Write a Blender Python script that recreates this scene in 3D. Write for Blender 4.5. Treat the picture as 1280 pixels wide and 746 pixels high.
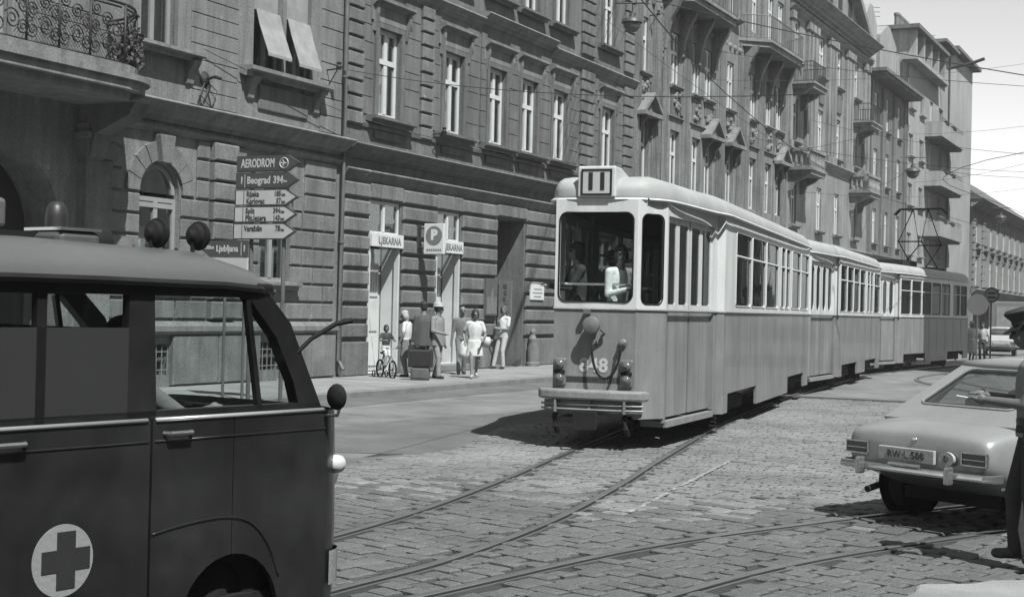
import bpy, bmesh, math, random
import numpy as np
from mathutils import Matrix, Vector
random.seed(7)
sc = bpy.context.scene
for _o in list(bpy.data.objects): bpy.data.objects.remove(_o)
col = sc.collection
R = math.radians
# ------------------------------------------------------------------ camera
FPX, CAMH = 1778.0, 1.78
YAW, ROLL, PITCH = R(26.5), R(1.3), math.atan(13/1778.0)
fw = Vector((-math.sin(YAW)*math.cos(PITCH), math.cos(YAW)*math.cos(PITCH), math.sin(PITCH)))
r0 = Vector((math.cos(YAW), math.sin(YAW), 0)); u0 = r0.cross(fw)
rr = r0*math.cos(ROLL)+u0*math.sin(ROLL); uu = rr.cross(fw)
cam = bpy.data.cameras.new('camera'); cam.sensor_width = 36; cam.lens = FPX/1280*36
cam.clip_end = 3000; cam.clip_start = 0.05
co = bpy.data.objects.new('camera', cam); col.objects.link(co)
m = Matrix.Identity(4)
for i in range(3): m[i][0] = rr[i]; m[i][1] = uu[i]; m[i][2] = -fw[i]
m[0][3], m[1][3], m[2][3] = 0, 0, CAMH
co.matrix_world = m
sc.camera = co
# ------------------------------------------------------------------ sky, sun, exposure
SUN_EL = R(56)
SUN_TO = Vector((0.82, -0.57, 0)).normalized()*math.cos(SUN_EL) + Vector((0, 0, math.sin(SUN_EL)))
world = bpy.data.worlds.new('World'); sc.world = world; world.use_nodes = True
wn = world.node_tree; wn.nodes.clear()
sky = wn.nodes.new('ShaderNodeTexSky'); sky.sky_type = 'NISHITA'; sky.sun_disc = False
sky.sun_elevation = SUN_EL; sky.sun_rotation = math.atan2(SUN_TO.x, SUN_TO.y)
sky.air_density = 2.0; sky.dust_density = 0.12; sky.ozone_density = 1.0
bw = wn.nodes.new('ShaderNodeSeparateColor')   # a black and white film sees one channel of the sky
bw.mode = 'RGB'; bg = wn.nodes.new('ShaderNodeBackground'); wo = wn.nodes.new('ShaderNodeOutputWorld')
wn.links.new(sky.outputs[0], bw.inputs[0]); wn.links.new(bw.outputs[0], bg.inputs[0]); wn.links.new(bg.outputs[0], wo.inputs[0])
bg.inputs[1].default_value = 0.118
sl = bpy.data.lights.new('sun', 'SUN'); sl.energy = 5.0; sl.angle = R(0.5); sl.color = (1.0, 1.0, 0.985)
so = bpy.data.objects.new('sun', sl); col.objects.link(so)
so.rotation_euler = (-SUN_TO).to_track_quat('-Z', 'Y').to_euler()
sc.view_settings.view_transform = 'Standard'; sc.view_settings.look = 'None'
sc.view_settings.gamma = 1; sc.view_settings.exposure = 0.5; sc.view_settings.use_curve_mapping = False
sc.render.engine = 'CYCLES'
sc.cycles.max_bounces = 6; sc.cycles.diffuse_bounces = 3; sc.cycles.glossy_bounces = 3
sc.cycles.transparent_max_bounces = 12; sc.cycles.transmission_bounces = 4; sc.cycles.caustics_reflective = False
sc.cycles.caustics_refractive = False; sc.cycles.use_denoising = True; sc.cycles.sample_clamp_indirect = 4

# ------------------------------------------------------------------ materials (a black and white place: every colour a grey)
def G(v): return (v*0.962, v, v*0.99, 1)
MATS = {}
def mat(name, v, rough=0.8, var=0.12, scale=1.5, bump=0.15, bscale=40, metal=0.0, streak=0.0, spec=0.5, grain=0.06, coat=0.0, wear=None, cell=None):
    if name in MATS: return MATS[name]
    v *= .86
    mt = bpy.data.materials.new(name); mt.use_nodes = True; nt = mt.node_tree; N = nt.nodes; L = nt.links
    b = N['Principled BSDF']; b.inputs['Roughness'].default_value = rough; b.inputs['Metallic'].default_value = metal
    b.inputs['Specular IOR Level'].default_value = spec; b.inputs['Coat Weight'].default_value = coat; b.inputs['Coat Roughness'].default_value = 0.08
    geo = N.new('ShaderNodeNewGeometry')
    n1 = N.new('ShaderNodeTexNoise'); n1.inputs['Scale'].default_value = scale; n1.inputs['Detail'].default_value = 5; n1.inputs['Roughness'].default_value = .62
    L.new(geo.outputs['Position'], n1.inputs['Vector'])
    mr = N.new('ShaderNodeMapRange'); mr.inputs['From Min'].default_value = .3; mr.inputs['From Max'].default_value = .7
    mr.inputs['To Min'].default_value = 1-var; mr.inputs['To Max'].default_value = 1+var
    L.new(n1.outputs['Fac'], mr.inputs['Value'])
    last = mr.outputs[0]
    def mul(a, bb):
        q = N.new('ShaderNodeMath'); q.operation = 'MULTIPLY'; L.new(a, q.inputs[0]); L.new(bb, q.inputs[1]); return q.outputs[0]
    if grain:
        n2 = N.new('ShaderNodeTexNoise'); n2.inputs['Scale'].default_value = bscale*1.7; n2.inputs['Detail'].default_value = 3
        L.new(geo.outputs['Position'], n2.inputs['Vector'])
        m2 = N.new('ShaderNodeMapRange'); m2.inputs['From Min'].default_value = .3; m2.inputs['From Max'].default_value = .7
        m2.inputs['To Min'].default_value = 1-grain; m2.inputs['To Max'].default_value = 1+grain
        L.new(n2.outputs['Fac'], m2.inputs['Value']); last = mul(last, m2.outputs[0])
    if streak:
        mp = N.new('ShaderNodeMapping'); mp.inputs['Scale'].default_value = (2.2, 2.2, .22)
        L.new(geo.outputs['Position'], mp.inputs['Vector'])
        n3 = N.new('ShaderNodeTexNoise'); n3.inputs['Scale'].default_value = 1.6; n3.inputs['Detail'].default_value = 6; n3.inputs['Roughness'].default_value = .7
        L.new(mp.outputs[0], n3.inputs['Vector'])
        m3 = N.new('ShaderNodeMapRange'); m3.inputs['From Min'].default_value = .35; m3.inputs['From Max'].default_value = .68
        m3.inputs['To Min'].default_value = 1+streak*.6; m3.inputs['To Max'].default_value = 1-streak
        L.new(n3.outputs['Fac'], m3.inputs['Value']); last = mul(last, m3.outputs[0])
    if cell:   # stone to stone differences: (amount, cells per metre)
        vo = N.new('ShaderNodeTexVoronoi'); vo.inputs['Scale'].default_value = cell[1]; L.new(geo.outputs['Position'], vo.inputs['Vector'])
        sp = N.new('ShaderNodeSeparateColor'); L.new(vo.outputs['Color'], sp.inputs[0])
        m5 = N.new('ShaderNodeMapRange'); m5.inputs['To Min'].default_value = 1-cell[0]; m5.inputs['To Max'].default_value = 1+cell[0]
        L.new(sp.outputs[0], m5.inputs['Value']); last = mul(last, m5.outputs[0])
    if wear:   # (threshold, value, scale): pale flaked patches with a hard edge
        n4 = N.new('ShaderNodeTexNoise'); n4.inputs['Scale'].default_value = wear[2]; n4.inputs['Detail'].default_value = 8; n4.inputs['Roughness'].default_value = .65
        L.new(geo.outputs['Position'], n4.inputs['Vector'])
        m4 = N.new('ShaderNodeMapRange'); m4.inputs['From Min'].default_value = wear[0]; m4.inputs['From Max'].default_value = wear[0]+.03
        m4.inputs['To Min'].default_value = 1; m4.inputs['To Max'].default_value = wear[1]
        L.new(n4.outputs['Fac'], m4.inputs['Value']); last = mul(last, m4.outputs[0])
    cm = N.new('ShaderNodeMix'); cm.data_type = 'RGBA'; cm.blend_type = 'MULTIPLY'; cm.inputs[0].default_value = 1
    cm.inputs[6].default_value = G(v); L.new(last, cm.inputs[7]); L.new(cm.outputs[2], b.inputs['Base Color'])
    if bump:
        nb = N.new('ShaderNodeTexNoise'); nb.inputs['Scale'].default_value = bscale; nb.inputs['Detail'].default_value = 4
        L.new(geo.outputs['Position'], nb.inputs['Vector'])
        bp = N.new('ShaderNodeBump'); bp.inputs['Strength'].default_value = bump; bp.inputs['Distance'].default_value = .02
        L.new(nb.outputs['Fac'], bp.inputs['Height']); L.new(bp.outputs[0], b.inputs['Normal'])
    MATS[name] = mt; return mt
def glass(name, tint=.55, f0=.04, graze=.9):
    if name in MATS: return MATS[name]
    mt = bpy.data.materials.new(name); mt.use_nodes = True; nt = mt.node_tree; N = nt.nodes; L = nt.links; N.clear()
    o = N.new('ShaderNodeOutputMaterial'); t = N.new('ShaderNodeBsdfTransparent'); t.inputs[0].default_value = G(tint)
    g = N.new('ShaderNodeBsdfGlossy'); g.inputs['Roughness'].default_value = .03; g.inputs[0].default_value = G(1)
    lw = N.new('ShaderNodeLayerWeight'); lw.inputs[0].default_value = .5
    pw = N.new('ShaderNodeMath'); pw.operation = 'POWER'; pw.inputs[1].default_value = 4.5; L.new(lw.outputs['Facing'], pw.inputs[0])
    f = N.new('ShaderNodeMath'); f.operation = 'MULTIPLY_ADD'; f.inputs[1].default_value = graze; f.inputs[2].default_value = f0; L.new(pw.outputs[0], f.inputs[0]); mx = N.new('ShaderNodeMixShader')
    geo = N.new('ShaderNodeNewGeometry'); nb = N.new('ShaderNodeTexNoise'); nb.inputs['Scale'].default_value = 1.3
    L.new(geo.outputs['Position'], nb.inputs['Vector'])
    bp = N.new('ShaderNodeBump'); bp.inputs['Strength'].default_value = .03; bp.inputs['Distance'].default_value = .1
    L.new(nb.outputs['Fac'], bp.inputs['Height']); L.new(bp.outputs[0], g.inputs['Normal'])
    L.new(f.outputs[0], mx.inputs[0]); L.new(t.outputs[0], mx.inputs[1]); L.new(g.outputs[0], mx.inputs[2]); L.new(mx.outputs[0], o.inputs[0])
    MATS[name] = mt; return mt

# ------------------------------------------------------------------ mesh and object helpers
WM = {}          # world matrix of every object by name
class MB:
    def __init__(s): s.v = []; s.f = []; s.m = []; s.cur = 0
    def add(s, vs, fs):
        n = len(s.v); s.v += [tuple(p) for p in vs]
        for f in fs: s.f.append([n+i for i in f]); s.m.append(s.cur)
        return s
    def box(s, x0, x1, y0, y1, z0, z1):
        return s.add([(x0,y0,z0),(x1,y0,z0),(x1,y1,z0),(x0,y1,z0),(x0,y0,z1),(x1,y0,z1),(x1,y1,z1),(x0,y1,z1)],
                     [(0,3,2,1),(4,5,6,7),(0,1,5,4),(1,2,6,5),(2,3,7,6),(3,0,4,7)])
    def quad(s, a, b, c, d): return s.add([a,b,c,d], [(0,1,2,3)])
    def tube(s, pts, r, n=6, cap=True, rad=None):
        pts = [Vector(p) for p in pts]; rings = []
        up = None
        for i, p in enumerate(pts):
            d = (pts[min(i+1,len(pts)-1)]-pts[max(i-1,0)])
            if d.length < 1e-9: d = Vector((0,0,1))
            d.normalize()
            if up is None:
                up = Vector((0,0,1)) if abs(d.z) < .9 else Vector((1,0,0))
            a = d.cross(up)
            if a.length < 1e-6: a = d.cross(Vector((0,1,0)))
            a.normalize(); b = d.cross(a); up = -b if False else up
            q = rad[i] if rad else r
            rings.append([p+a*math.cos(2*math.pi*k/n)*q+b*math.sin(2*math.pi*k/n)*q for k in range(n)])
        vs = [p for rg in rings for p in rg]; fs = []
        for i in range(len(rings)-1):
            for k in range(n):
                fs.append((i*n+k, i*n+(k+1)%n, (i+1)*n+(k+1)%n, (i+1)*n+k))
        if cap: fs.append(tuple(range(n-1,-1,-1))); fs.append(tuple((len(rings)-1)*n+k for k in range(n)))
        return s.add(vs, fs)
    def lathe(s, prof, c=(0,0,0), n=16, axis='z', a0=0, a1=2*math.pi):
        full = abs(a1-a0-2*math.pi) < 1e-6; k = n if full else n+1; vs = []
        for r, h in prof:
            for i in range(k):
                a = a0+(a1-a0)*i/n; x, y = r*math.cos(a), r*math.sin(a)
                p = (x,y,h) if axis == 'z' else ((h,x,y) if axis == 'x' else (y,h,x))
                vs.append((c[0]+p[0], c[1]+p[1], c[2]+p[2]))
        fs = []
        for j in range(len(prof)-1):
            for i in range(n):
                i2 = (i+1) % k if full else i+1
                fs.append((j*k+i, j*k+i2, (j+1)*k+i2, (j+1)*k+i))
        return s.add(vs, fs)
    def prism(s, poly, fn, t0, t1):
        """poly: 2D points; fn(a,b,t)->3D"""
        n = len(poly); vs = [fn(a,b,t0) for a,b in poly]+[fn(a,b,t1) for a,b in poly]
        fs = [tuple(range(n-1,-1,-1)), tuple(range(n,2*n))]+[(i,(i+1)%n,n+(i+1)%n,n+i) for i in range(n)]
        return s.add(vs, fs)
    def loft(s, rings, close=True, caps=True):
        n = len(rings[0]); vs = [p for r in rings for p in r]; fs = []
        for i in range(len(rings)-1):
            for k in range(n if close else n-1):
                fs.append((i*n+k, i*n+(k+1)%n, (i+1)*n+(k+1)%n, (i+1)*n+k))
        if caps: fs.append(tuple(range(n-1,-1,-1))); fs.append(tuple((len(rings)-1)*n+k for k in range(n)))
        return s.add(vs, fs)
    def mesh(s, name, smooth=False, fix=False):
        me = bpy.data.meshes.new(name); me.from_pydata(s.v, [], s.f)
        if any(s.m): me.polygons.foreach_set('material_index', s.m)
        if fix:
            b = bmesh.new(); b.from_mesh(me); bmesh.ops.remove_doubles(b, verts=b.verts, dist=1e-5); bmesh.ops.recalc_face_normals(b, faces=b.faces); b.to_mesh(me); b.free()
        if smooth: me.polygons.foreach_set('use_smooth', [True]*len(me.polygons))
        me.update(); return me
def link(name, me, mats, parent=None, M=None, kind=None):
    o = bpy.data.objects.new(name, me); col.objects.link(o)
    M = M.copy() if M else Matrix.Identity(4)
    if me is not None and mats is not None:
        ml = mats if isinstance(mats, (list, tuple)) else [mats]
        if len(me.materials) == 0:
            for q in ml: me.materials.append(q)
    if parent: o.parent = parent; o.matrix_parent_inverse = WM[parent.name].inverted()
    o.matrix_basis = M; WM[o.name] = M
    if kind: o['kind'] = kind
    return o
def build(name, mb, mats, parent=None, M=None, smooth=False, fix=False, kind=None, angle=None, bevel=0, sub=0):
    o = link(name, mb.mesh(name, smooth, fix), mats, parent, M, kind)
    if bevel:
        q = o.modifiers.new('bevel', 'BEVEL'); q.width = bevel; q.segments = 2; q.limit_method = 'ANGLE'; q.angle_limit = R(40)
    if sub:
        q = o.modifiers.new('sub', 'SUBSURF'); q.levels = sub; q.render_levels = sub
    if angle: o.data.set_sharp_from_angle(angle=R(angle))
    return o
def thing(name, label, cat, loc, rotz=0, group=None):
    M = Matrix.Translation(loc) @ Matrix.Rotation(rotz, 4, 'Z')
    o = link(name, None, None, None, M); o.empty_display_size = .2
    return tag(o, label, cat, group)
def tag(o, label, cat, group=None):
    o['label'] = label; o['category'] = cat
    if group: o['group'] = group
    return o
def text_mesh(s, size, bold=0.0, ext=0.004, align='CENTER', sx=1.0):
    cu = bpy.data.curves.new('t', 'FONT'); cu.body = s; cu.size = size; cu.extrude = ext; cu.offset = bold; cu.space_character = 1.06; cu.align_x = align; cu.align_y = 'CENTER'
    cu.resolution_u = 3
    o = bpy.data.objects.new('t', cu); col.objects.link(o); dg = bpy.context.evaluated_depsgraph_get()
    me = bpy.data.meshes.new_from_object(o.evaluated_get(dg)); bpy.data.objects.remove(o); bpy.data.curves.remove(cu)
    if sx != 1.0: me.transform(Matrix.Diagonal((sx,1,1,1)))
    return me
def text(s, size, M, mt, parent, bold=0.0, align='CENTER', sx=1.0, name='lettering'):
    me = text_mesh(s, size, bold, .003, align, sx); me.materials.clear()
    return link(name, me, mt, parent, M)
def frameM(o, ex, ey, ez):
    M = Matrix.Identity(4)
    for i in range(3): M[i][0] = ex[i]; M[i][1] = ey[i]; M[i][2] = ez[i]; M[i][3] = o[i]
    return M
def ray(px, py): return fw + rr*((px-640)/FPX) + uu*((373-py)/FPX)
def cable(pts, r, sag=0.0, n=10):
    out = []
    for a, b in zip(pts[:-1], pts[1:]):
        a, b = Vector(a), Vector(b)
        for i in range(n+1):
            t = i/n; p = a.lerp(b, t); p.z -= sag*4*t*(1-t); out.append(p)
    return out
# ------------------------------------------------------------------ materials in use
M_road = mat('worn_asphalt', .185, .9, .32, .9, .45, 45, grain=.34, wear=(.6,.78,.5))
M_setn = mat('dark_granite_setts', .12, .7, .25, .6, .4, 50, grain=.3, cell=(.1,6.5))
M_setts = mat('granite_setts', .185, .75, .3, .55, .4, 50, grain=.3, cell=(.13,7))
M_asph = mat('dark_asphalt', .13, .9, .25, 1.2, .4, 60, grain=.34)
M_walk = mat('pale_pavement', .26, .9, .22, 1.2, .3, 50, grain=.28)
M_kerb = mat('kerb_stone', .2, .85, .2, 2, .3, 50)
M_steel = mat('rail_steel', .42, .38, .15, 3, .05, 80, metal=.85)
M_rust = mat('rail_groove', .03, .9, .2, 5, .2, 60)
M_line = mat('worn_paint', .3, .9, .35, 5, .2, 60, grain=.35)
X0 = -18.2
# ------------------------------------------------------------------ ground
road = build('road', MB().add([(-400,-60,0),(500,-60,0),(500,1500,0),(-400,1500,0)], [(0,1,2,3)]), M_road, kind='structure')
def sheet(name, poly, z, mt, parent=None, kind='structure'):
    return build(name, MB().add([(x,y,z) for x,y in poly], [tuple(range(len(poly)))]), mt, parent, kind=kind)
# pavement along the left buildings with a real kerb
pave = MB(); pave.box(-18.6, -15.1, -30, 240, -.2, .12)
pavement = build('pavement', pave, M_walk, kind='structure')
y = -4.0
kerbm = None
while y < 62:
    L = 1.15
    kb = MB(); kb.box(-15.09, -14.84, y+.008, y+L-.008, -.2, .125+random.uniform(-.006,.006))
    build('kerb_stone', kb, M_kerb, pavement, bevel=.015); y += L
build('kerb_run', MB().box(-15.09, -14.84, y+.01, 240, -.2, .124), M_kerb, pavement)
# joints of the pavement: sawn slabs as shallow raised plates
slabs = MB()
for j in range(0, 60):
    for i in range(3):
        a = -18.14+i*1.0; b = 10+j*1.0
        slabs.box(a+.012, a+.988, b+.012, b+.988, .1, .126+random.uniform(-.0015,.0015))
build('paving_slabs', slabs, M_walk, pavement, kind='stuff')
# gutter strip of dark asphalt beside the kerb, and patches
sheet('asphalt_gutter', [(-14.835,5),(-13.6,5),(-13.75,60),(-14.835,60)], .004, M_asph, road)
sheet('asphalt_patch', [(-11.6,15.2),(-9.6,14.4),(-8.2,15.0),(-7.6,19),(-8.4,23.5),(-10.2,24),(-11.4,20)], .005, M_asph, road)
sheet('asphalt_band', [(-9.8,11.6),(-8.2,11.0),(-7.0,14.5),(-7.2,16.0),(-8.6,15.2)], .006, M_asph, road)
# ---- tracks
def spline(pts, n=14):
    P = [Vector((p[0],p[1],0)) for p in pts]; out = []
    for i in range(len(P)-1):
        p0 = P[max(i-1,0)]; p1 = P[i]; p2 = P[i+1]; p3 = P[min(i+2,len(P)-1)]
        for k in range(n):
            t = k/n
            out.append(.5*((2*p1)+(-p0+p2)*t+(2*p0-5*p1+4*p2-p3)*t*t+(-p0+3*p1-3*p2+p3)*t**3))
    out.append(P[-1]); return out
def offset(pts, d):
    o = []
    for i, p in enumerate(pts):
        t = pts[min(i+1,len(pts)-1)]-pts[max(i-1,0)]; t.normalize(); o.append(p+Vector((t.y,-t.x,0))*d)
    return o
c1 = [(-5.05,1.5),(-4.95,5),(-4.85,7.3),(-4.77,8.66),(-4.94,10.76),(-5.4,13.4),(-5.98,16.2),(-7.1,22),(-8.0,28),(-8.75,34),(-9.45,42),(-9.55,50),(-9.0,60),(-8.0,80),(-7.6,140)]
c2 = [(-5.1,1),(-4.75,5),(-4.27,7.66),(-3.82,9.89),(-3.12,11.76),(-1.75,14.54),(.6,18.2),(4,22),(9,26),(16,30)]
c3 = [(12,27),(5,29.5),(0,32.5),(-3.8,36),(-6.0,40),(-6.8,44),(-6.3,52),(-6.0,62),(-5.2,80),(-4.7,140)]
TR = [spline(c1), offset(spline(c1), -1.2), spline(c2), offset(spline(c2), 1.12), spline(c3), offset(spline(c3), -1.2)]
RAILPTS = np.array([[p.x,p.y] for t in TR for p in t])
def rail(pts, lip):
    m = MB()
    prof = [(-.05,-.05),(-.05,.034),(-.042,.038),(.012,.038),(.018,.032),(.02,-.002),(.052,-.002),(.054,.028),(.078,.028),(.08,-.05)]
    rings = []
    for i, p in enumerate(pts):
        t = pts[min(i+1,len(pts)-1)]-pts[max(i-1,0)]; t.normalize(); nrm = Vector((t.y,-t.x,0))*lip
        rings.append([(p+nrm*a+Vector((0,0,b)))[:] for a,b in prof])
    m.loft(rings, close=False, caps=False)
    for i in range(len(m.f)):
        if i % 9 in (4,5,6): m.m[i] = 1
    return m
for i, t in enumerate(TR):
    build('tram_rail', rail(t, 1 if i % 2 == 0 else 1), [M_steel, M_rust], road)
# ---- setts: stone by stone, laid in courses across the tracks
def seg_dist(cx, cy):
    d = np.hypot(RAILPTS[:,0]-cx, RAILPTS[:,1]-cy); return d.min()
DENSE = np.array([[p.x,p.y] for t in TR for i in range(len(t)-1) for p in [t[i].lerp(t[i+1],k/6) for k in range(6)]])
DENSE = DENSE[DENSE[:,1] < 40]
stones = []
def px_of(x, y, z=0.0):
    p = Vector((x,y,z-CAMH)); d = p.dot(fw); return 640+FPX*p.dot(rr)/d, 373-FPX*p.dot(uu)/d, d
def course_field(ang, ox, oy, U, V, lu, lv, cond, top):
    ca, sa = math.cos(ang), math.sin(ang); v = V[0]
    while v < V[1]:
        h = lv*random.uniform(.95,1.05); u = U[0]+random.uniform(0,lu)
        while u < U[1]:
            w = lu*random.uniform(.86,1.14); cu, cv = u+w/2, v+h/2
            x, y = ox+cu*ca-cv*sa, oy+cu*sa+cv*ca
            u += w
            if not cond(x, y): continue
            p = px_of(x, y)
            if p[2] < 3 or p[0] < 330 or p[0] > 1330 or p[1] > 800: continue
            stones.append((x,y,w,h,ang+random.uniform(-.03,.03),top+random.uniform(-.006,.006),p))
        v += h
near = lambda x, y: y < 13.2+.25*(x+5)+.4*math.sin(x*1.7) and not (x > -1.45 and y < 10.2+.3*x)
far = lambda x, y: (not near(x,y)) and x > -8.3-.12*(y-11)+.3*math.sin(y*.9) and y < 30 and not (x > -1.4 and y < 10.6)
course_field(R(-17), -5, 9, (-8,9), (-6,9), .235, .16, near, .03)
course_field(R(-4), -5, 14, (-10,10), (-6,16.5), .18, .12, far, .024)
def stone_geo(w, h, top, jit=.006):
    a, b = w/2-.012, h/2-.012; c = .02
    j = lambda: random.uniform(-jit,jit)
    base = [(-a,-b),(a,-b),(a,b),(-a,b)]; base = [(x+j(),y+j()) for x,y in base]
    vs = [(x,y,-.02) for x,y in base]+[(x,y,top-.009) for x,y in base]+[(x*(1-c/a),y*(1-c/b),top+random.uniform(-.003,.003)) for x,y in base]
    fs = [(0,1,5,4),(1,2,6,5),(2,3,7,6),(3,0,4,7),(4,5,9,8),(5,6,10,9),(6,7,11,10),(7,4,8,11),(8,9,10,11)]
    return vs, fs
sheet('sett_bed', [(-9.2,2),(-1,2),(6,9),(8,14),(5,31),(-11.2,31),(-9.2,16),(-8.6,11)], .0035, mat('sett_joint_dirt', .035, .95, .3, 2, .2, 50), road)
ok = []
for s_ in stones:
    d = np.hypot(DENSE[:,0]-s_[0], DENSE[:,1]-s_[1]).min()
    if d < .085: continue
    if d < .19: s_ = (s_[0],s_[1],min(s_[2],.19),s_[3]*.97)+s_[4:]
    ok.append(s_)
ok.sort(key=lambda q: q[6][2])
vis = [q for q in ok if 405 < q[6][0] < 1290 and q[6][1] < 760]
ids = set(id(q) for q in vis[:300])
rest = MB(); rest_near = MB()
for q in ok:
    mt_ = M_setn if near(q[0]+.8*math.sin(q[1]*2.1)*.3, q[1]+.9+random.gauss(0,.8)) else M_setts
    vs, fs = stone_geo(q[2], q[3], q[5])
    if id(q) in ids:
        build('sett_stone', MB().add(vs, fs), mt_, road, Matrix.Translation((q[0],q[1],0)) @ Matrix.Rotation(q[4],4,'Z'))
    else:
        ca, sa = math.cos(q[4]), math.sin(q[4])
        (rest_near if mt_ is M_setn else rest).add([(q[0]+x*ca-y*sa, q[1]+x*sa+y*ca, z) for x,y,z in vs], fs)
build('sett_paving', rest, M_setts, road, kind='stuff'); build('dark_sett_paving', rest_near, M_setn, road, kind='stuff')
# worn painted lines
def strip(name, a, b, w, z=.034):
    a, b = Vector((a[0],a[1],0)), Vector((b[0],b[1],0)); t = (b-a).normalized(); n = Vector((t.y,-t.x,0)); m = MB(); k = 26
    for i in range(k):
        if random.random() < .3: continue
        p, q = a.lerp(b,i/k), a.lerp(b,(i+.93)/k)
        ww = [w*random.uniform(.35,1) for _ in range(4)]
        m.quad(p-n*ww[0]/2+Vector((0,0,z)), p+n*ww[1]/2+Vector((0,0,z)), q+n*ww[2]/2+Vector((0,0,z)), q-n*ww[3]/2+Vector((0,0,z)))
    return build(name, m, M_line, road)
strip('painted_line', (-4.56,11.4), (-5.2,16.3), .065)
# low kerbed island in the right foreground
isl = []
for i in range(15):
    a = R(150+i*9); isl.append((-.55+1.15*math.cos(a)*1.0, 9.6+1.5*math.sin(a)))
poly = [(4,10.75),(-.3,10.35)]+[(-.3-(1.5+.1*math.sin(k*2.3))*math.sin(R(k*11)), 9.0+1.35*math.cos(R(k*11))) for k in range(1,10)]+[(-1.3,7.2),(4,7)]
im = MB(); im.prism(poly, lambda a,b,t:(a,b,t), -.05, .045)
build('traffic_island', im, mat('pale_island', .27, .9, .25, 1.6, .25, 40, grain=.15), kind='structure', bevel=.03)
# ------------------------------------------------------------------ facades
M_f1 = mat('grey_stucco_sooty', .2, .92, .22, .7, .4, 22, streak=.34, grain=.3, wear=(.66,1.35,1.4))
M_f1b = mat('grey_stone_blocks', .18, .92, .24, 1.1, .45, 22, streak=.3, grain=.3, cell=(.1,1.3), wear=(.67,1.5,1.6))
M_f2 = mat('brown_grey_stucco', .15, .92, .2, .7, .4, 22, streak=.34, grain=.3)
M_f2b = mat('brown_grey_blocks', .168, .92, .22, 1.1, .45, 22, streak=.34, grain=.3, cell=(.1,1.3), wear=(.68,1.9,1.5))
M_f3 = mat('secession_stucco', .21, .92, .22, .8, .4, 14, streak=.4, grain=.3)
M_f4 = mat('classical_stucco', .235, .92, .2, .7, .4, 12, streak=.4, grain=.3)
M_f5 = mat('plain_grey_stucco', .16, .92, .2, .7, .4, 12, streak=.4, grain=.25)  # plain mid-grey stucco with random streaks
M_f6 = mat('pale_plaster', .33, .92, .14, .5, .3, 10, streak=.28, grain=.2)
M_f6t = mat('pale_tower_plaster', .36, .92, .12, .4, .3, 10, streak=.25, grain=.2)
M_f7 = mat('far_stucco', .25, .92, .2, .4, .3, 10, streak=.3, grain=.2)
M_trim = mat('moulding_stone', .21, .9, .22, 1.2, .3, 22, streak=.32, grain=.25)
M_trim2 = mat('dark_moulding', .14, .9, .22, 1.2, .3, 22, streak=.32, grain=.25)
M_white = mat('white_joinery', .66, .6, .1, 2, .05, 60)
M_grey = mat('grey_joinery', .3, .6, .12, 2, .05, 60)
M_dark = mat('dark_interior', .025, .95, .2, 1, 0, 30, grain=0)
M_curt = mat('net_curtain', .68, .95, .25, 3, .3, 12)
M_dcurt = mat('dark_curtain', .11, .95, .3, 3, .3, 12)
M_pane = glass('window_glass', .8, .13)
M_iron = mat('wrought_iron', .035, .6, .2, 6, .1, 80, metal=.2)
M_zinc = mat('zinc_pipe', .15, .6, .2, 3, .1, 60, metal=.3)
M_tile = mat('roof_tiles', .12, .9, .25, 3, .5, 14)
M_door = mat('painted_door', .62, .5, .1, 2, .05, 60)
M_wood = mat('dark_wood', .07, .6, .25, 3, .15, 50)
def F(s, z, d): return (X0+d, s, z)
def fbox(mb, s0, s1, z0, z1, d0, d1): return mb.box(X0+d0, X0+d1, s0, s1, z0, z1)
def wall_grid(mb, s0, s1, z0, z1, holes, d=0.0, dep0=.32, room0=1.1):
    S = sorted(set([s0,s1]+[h[0] for h in holes]+[h[1] for h in holes])); Z = sorted(set([z0,z1]+[h[2] for h in holes]+[h[3] for h in holes]))
    S = [q for q in S if s0 <= q <= s1]; Z = [q for q in Z if z0 <= q <= z1]
    for a, b in zip(S[:-1], S[1:]):
        for c, e in zip(Z[:-1], Z[1:]):
            ms, mz = (a+b)/2, (c+e)/2
            if any(h[0] < ms < h[1] and h[2] < mz < h[3] for h in holes): continue
            mb.cur = 0; mb.quad(F(a,c,d),F(b,c,d),F(b,e,d),F(a,e,d))
    for h in holes:
        a, b, c, e = h[:4]; arch = len(h) > 4 and h[4]; dep = h[5] if len(h) > 5 else dep0; room = max(room0, dep+.12)
        mb.cur = 0; n = 14
        if arch:
            r = (b-a)/2; cz = e-r; cs = (a+b)/2
            arc = [(cs-r*math.cos(math.pi*k/n), cz+r*math.sin(math.pi*k/n)) for k in range(n+1)]
            for k in range(n):
                mb.quad(F(*arc[k],d),F(*arc[k+1],d),F(arc[k+1][0],e,d),F(arc[k][0],e,d))
            outline = [(a,c)]+arc+[(b,c)]
        else: outline = [(a,c),(a,e),(b,e),(b,c)]
        loop = outline+[outline[0]]
        for p, q in zip(loop[:-1], loop[1:]): mb.quad(F(*p,d),F(*p,d-dep),F(*q,d-dep),F(*q,d))
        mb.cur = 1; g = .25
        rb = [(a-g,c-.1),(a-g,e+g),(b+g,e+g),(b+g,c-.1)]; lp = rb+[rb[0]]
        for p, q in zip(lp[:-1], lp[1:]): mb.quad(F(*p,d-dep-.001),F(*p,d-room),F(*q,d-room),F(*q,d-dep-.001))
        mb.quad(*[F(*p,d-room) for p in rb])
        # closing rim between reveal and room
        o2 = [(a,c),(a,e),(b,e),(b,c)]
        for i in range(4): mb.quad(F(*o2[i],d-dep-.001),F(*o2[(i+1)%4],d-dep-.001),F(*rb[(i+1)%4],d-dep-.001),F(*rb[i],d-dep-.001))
    mb.cur = 0
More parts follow.
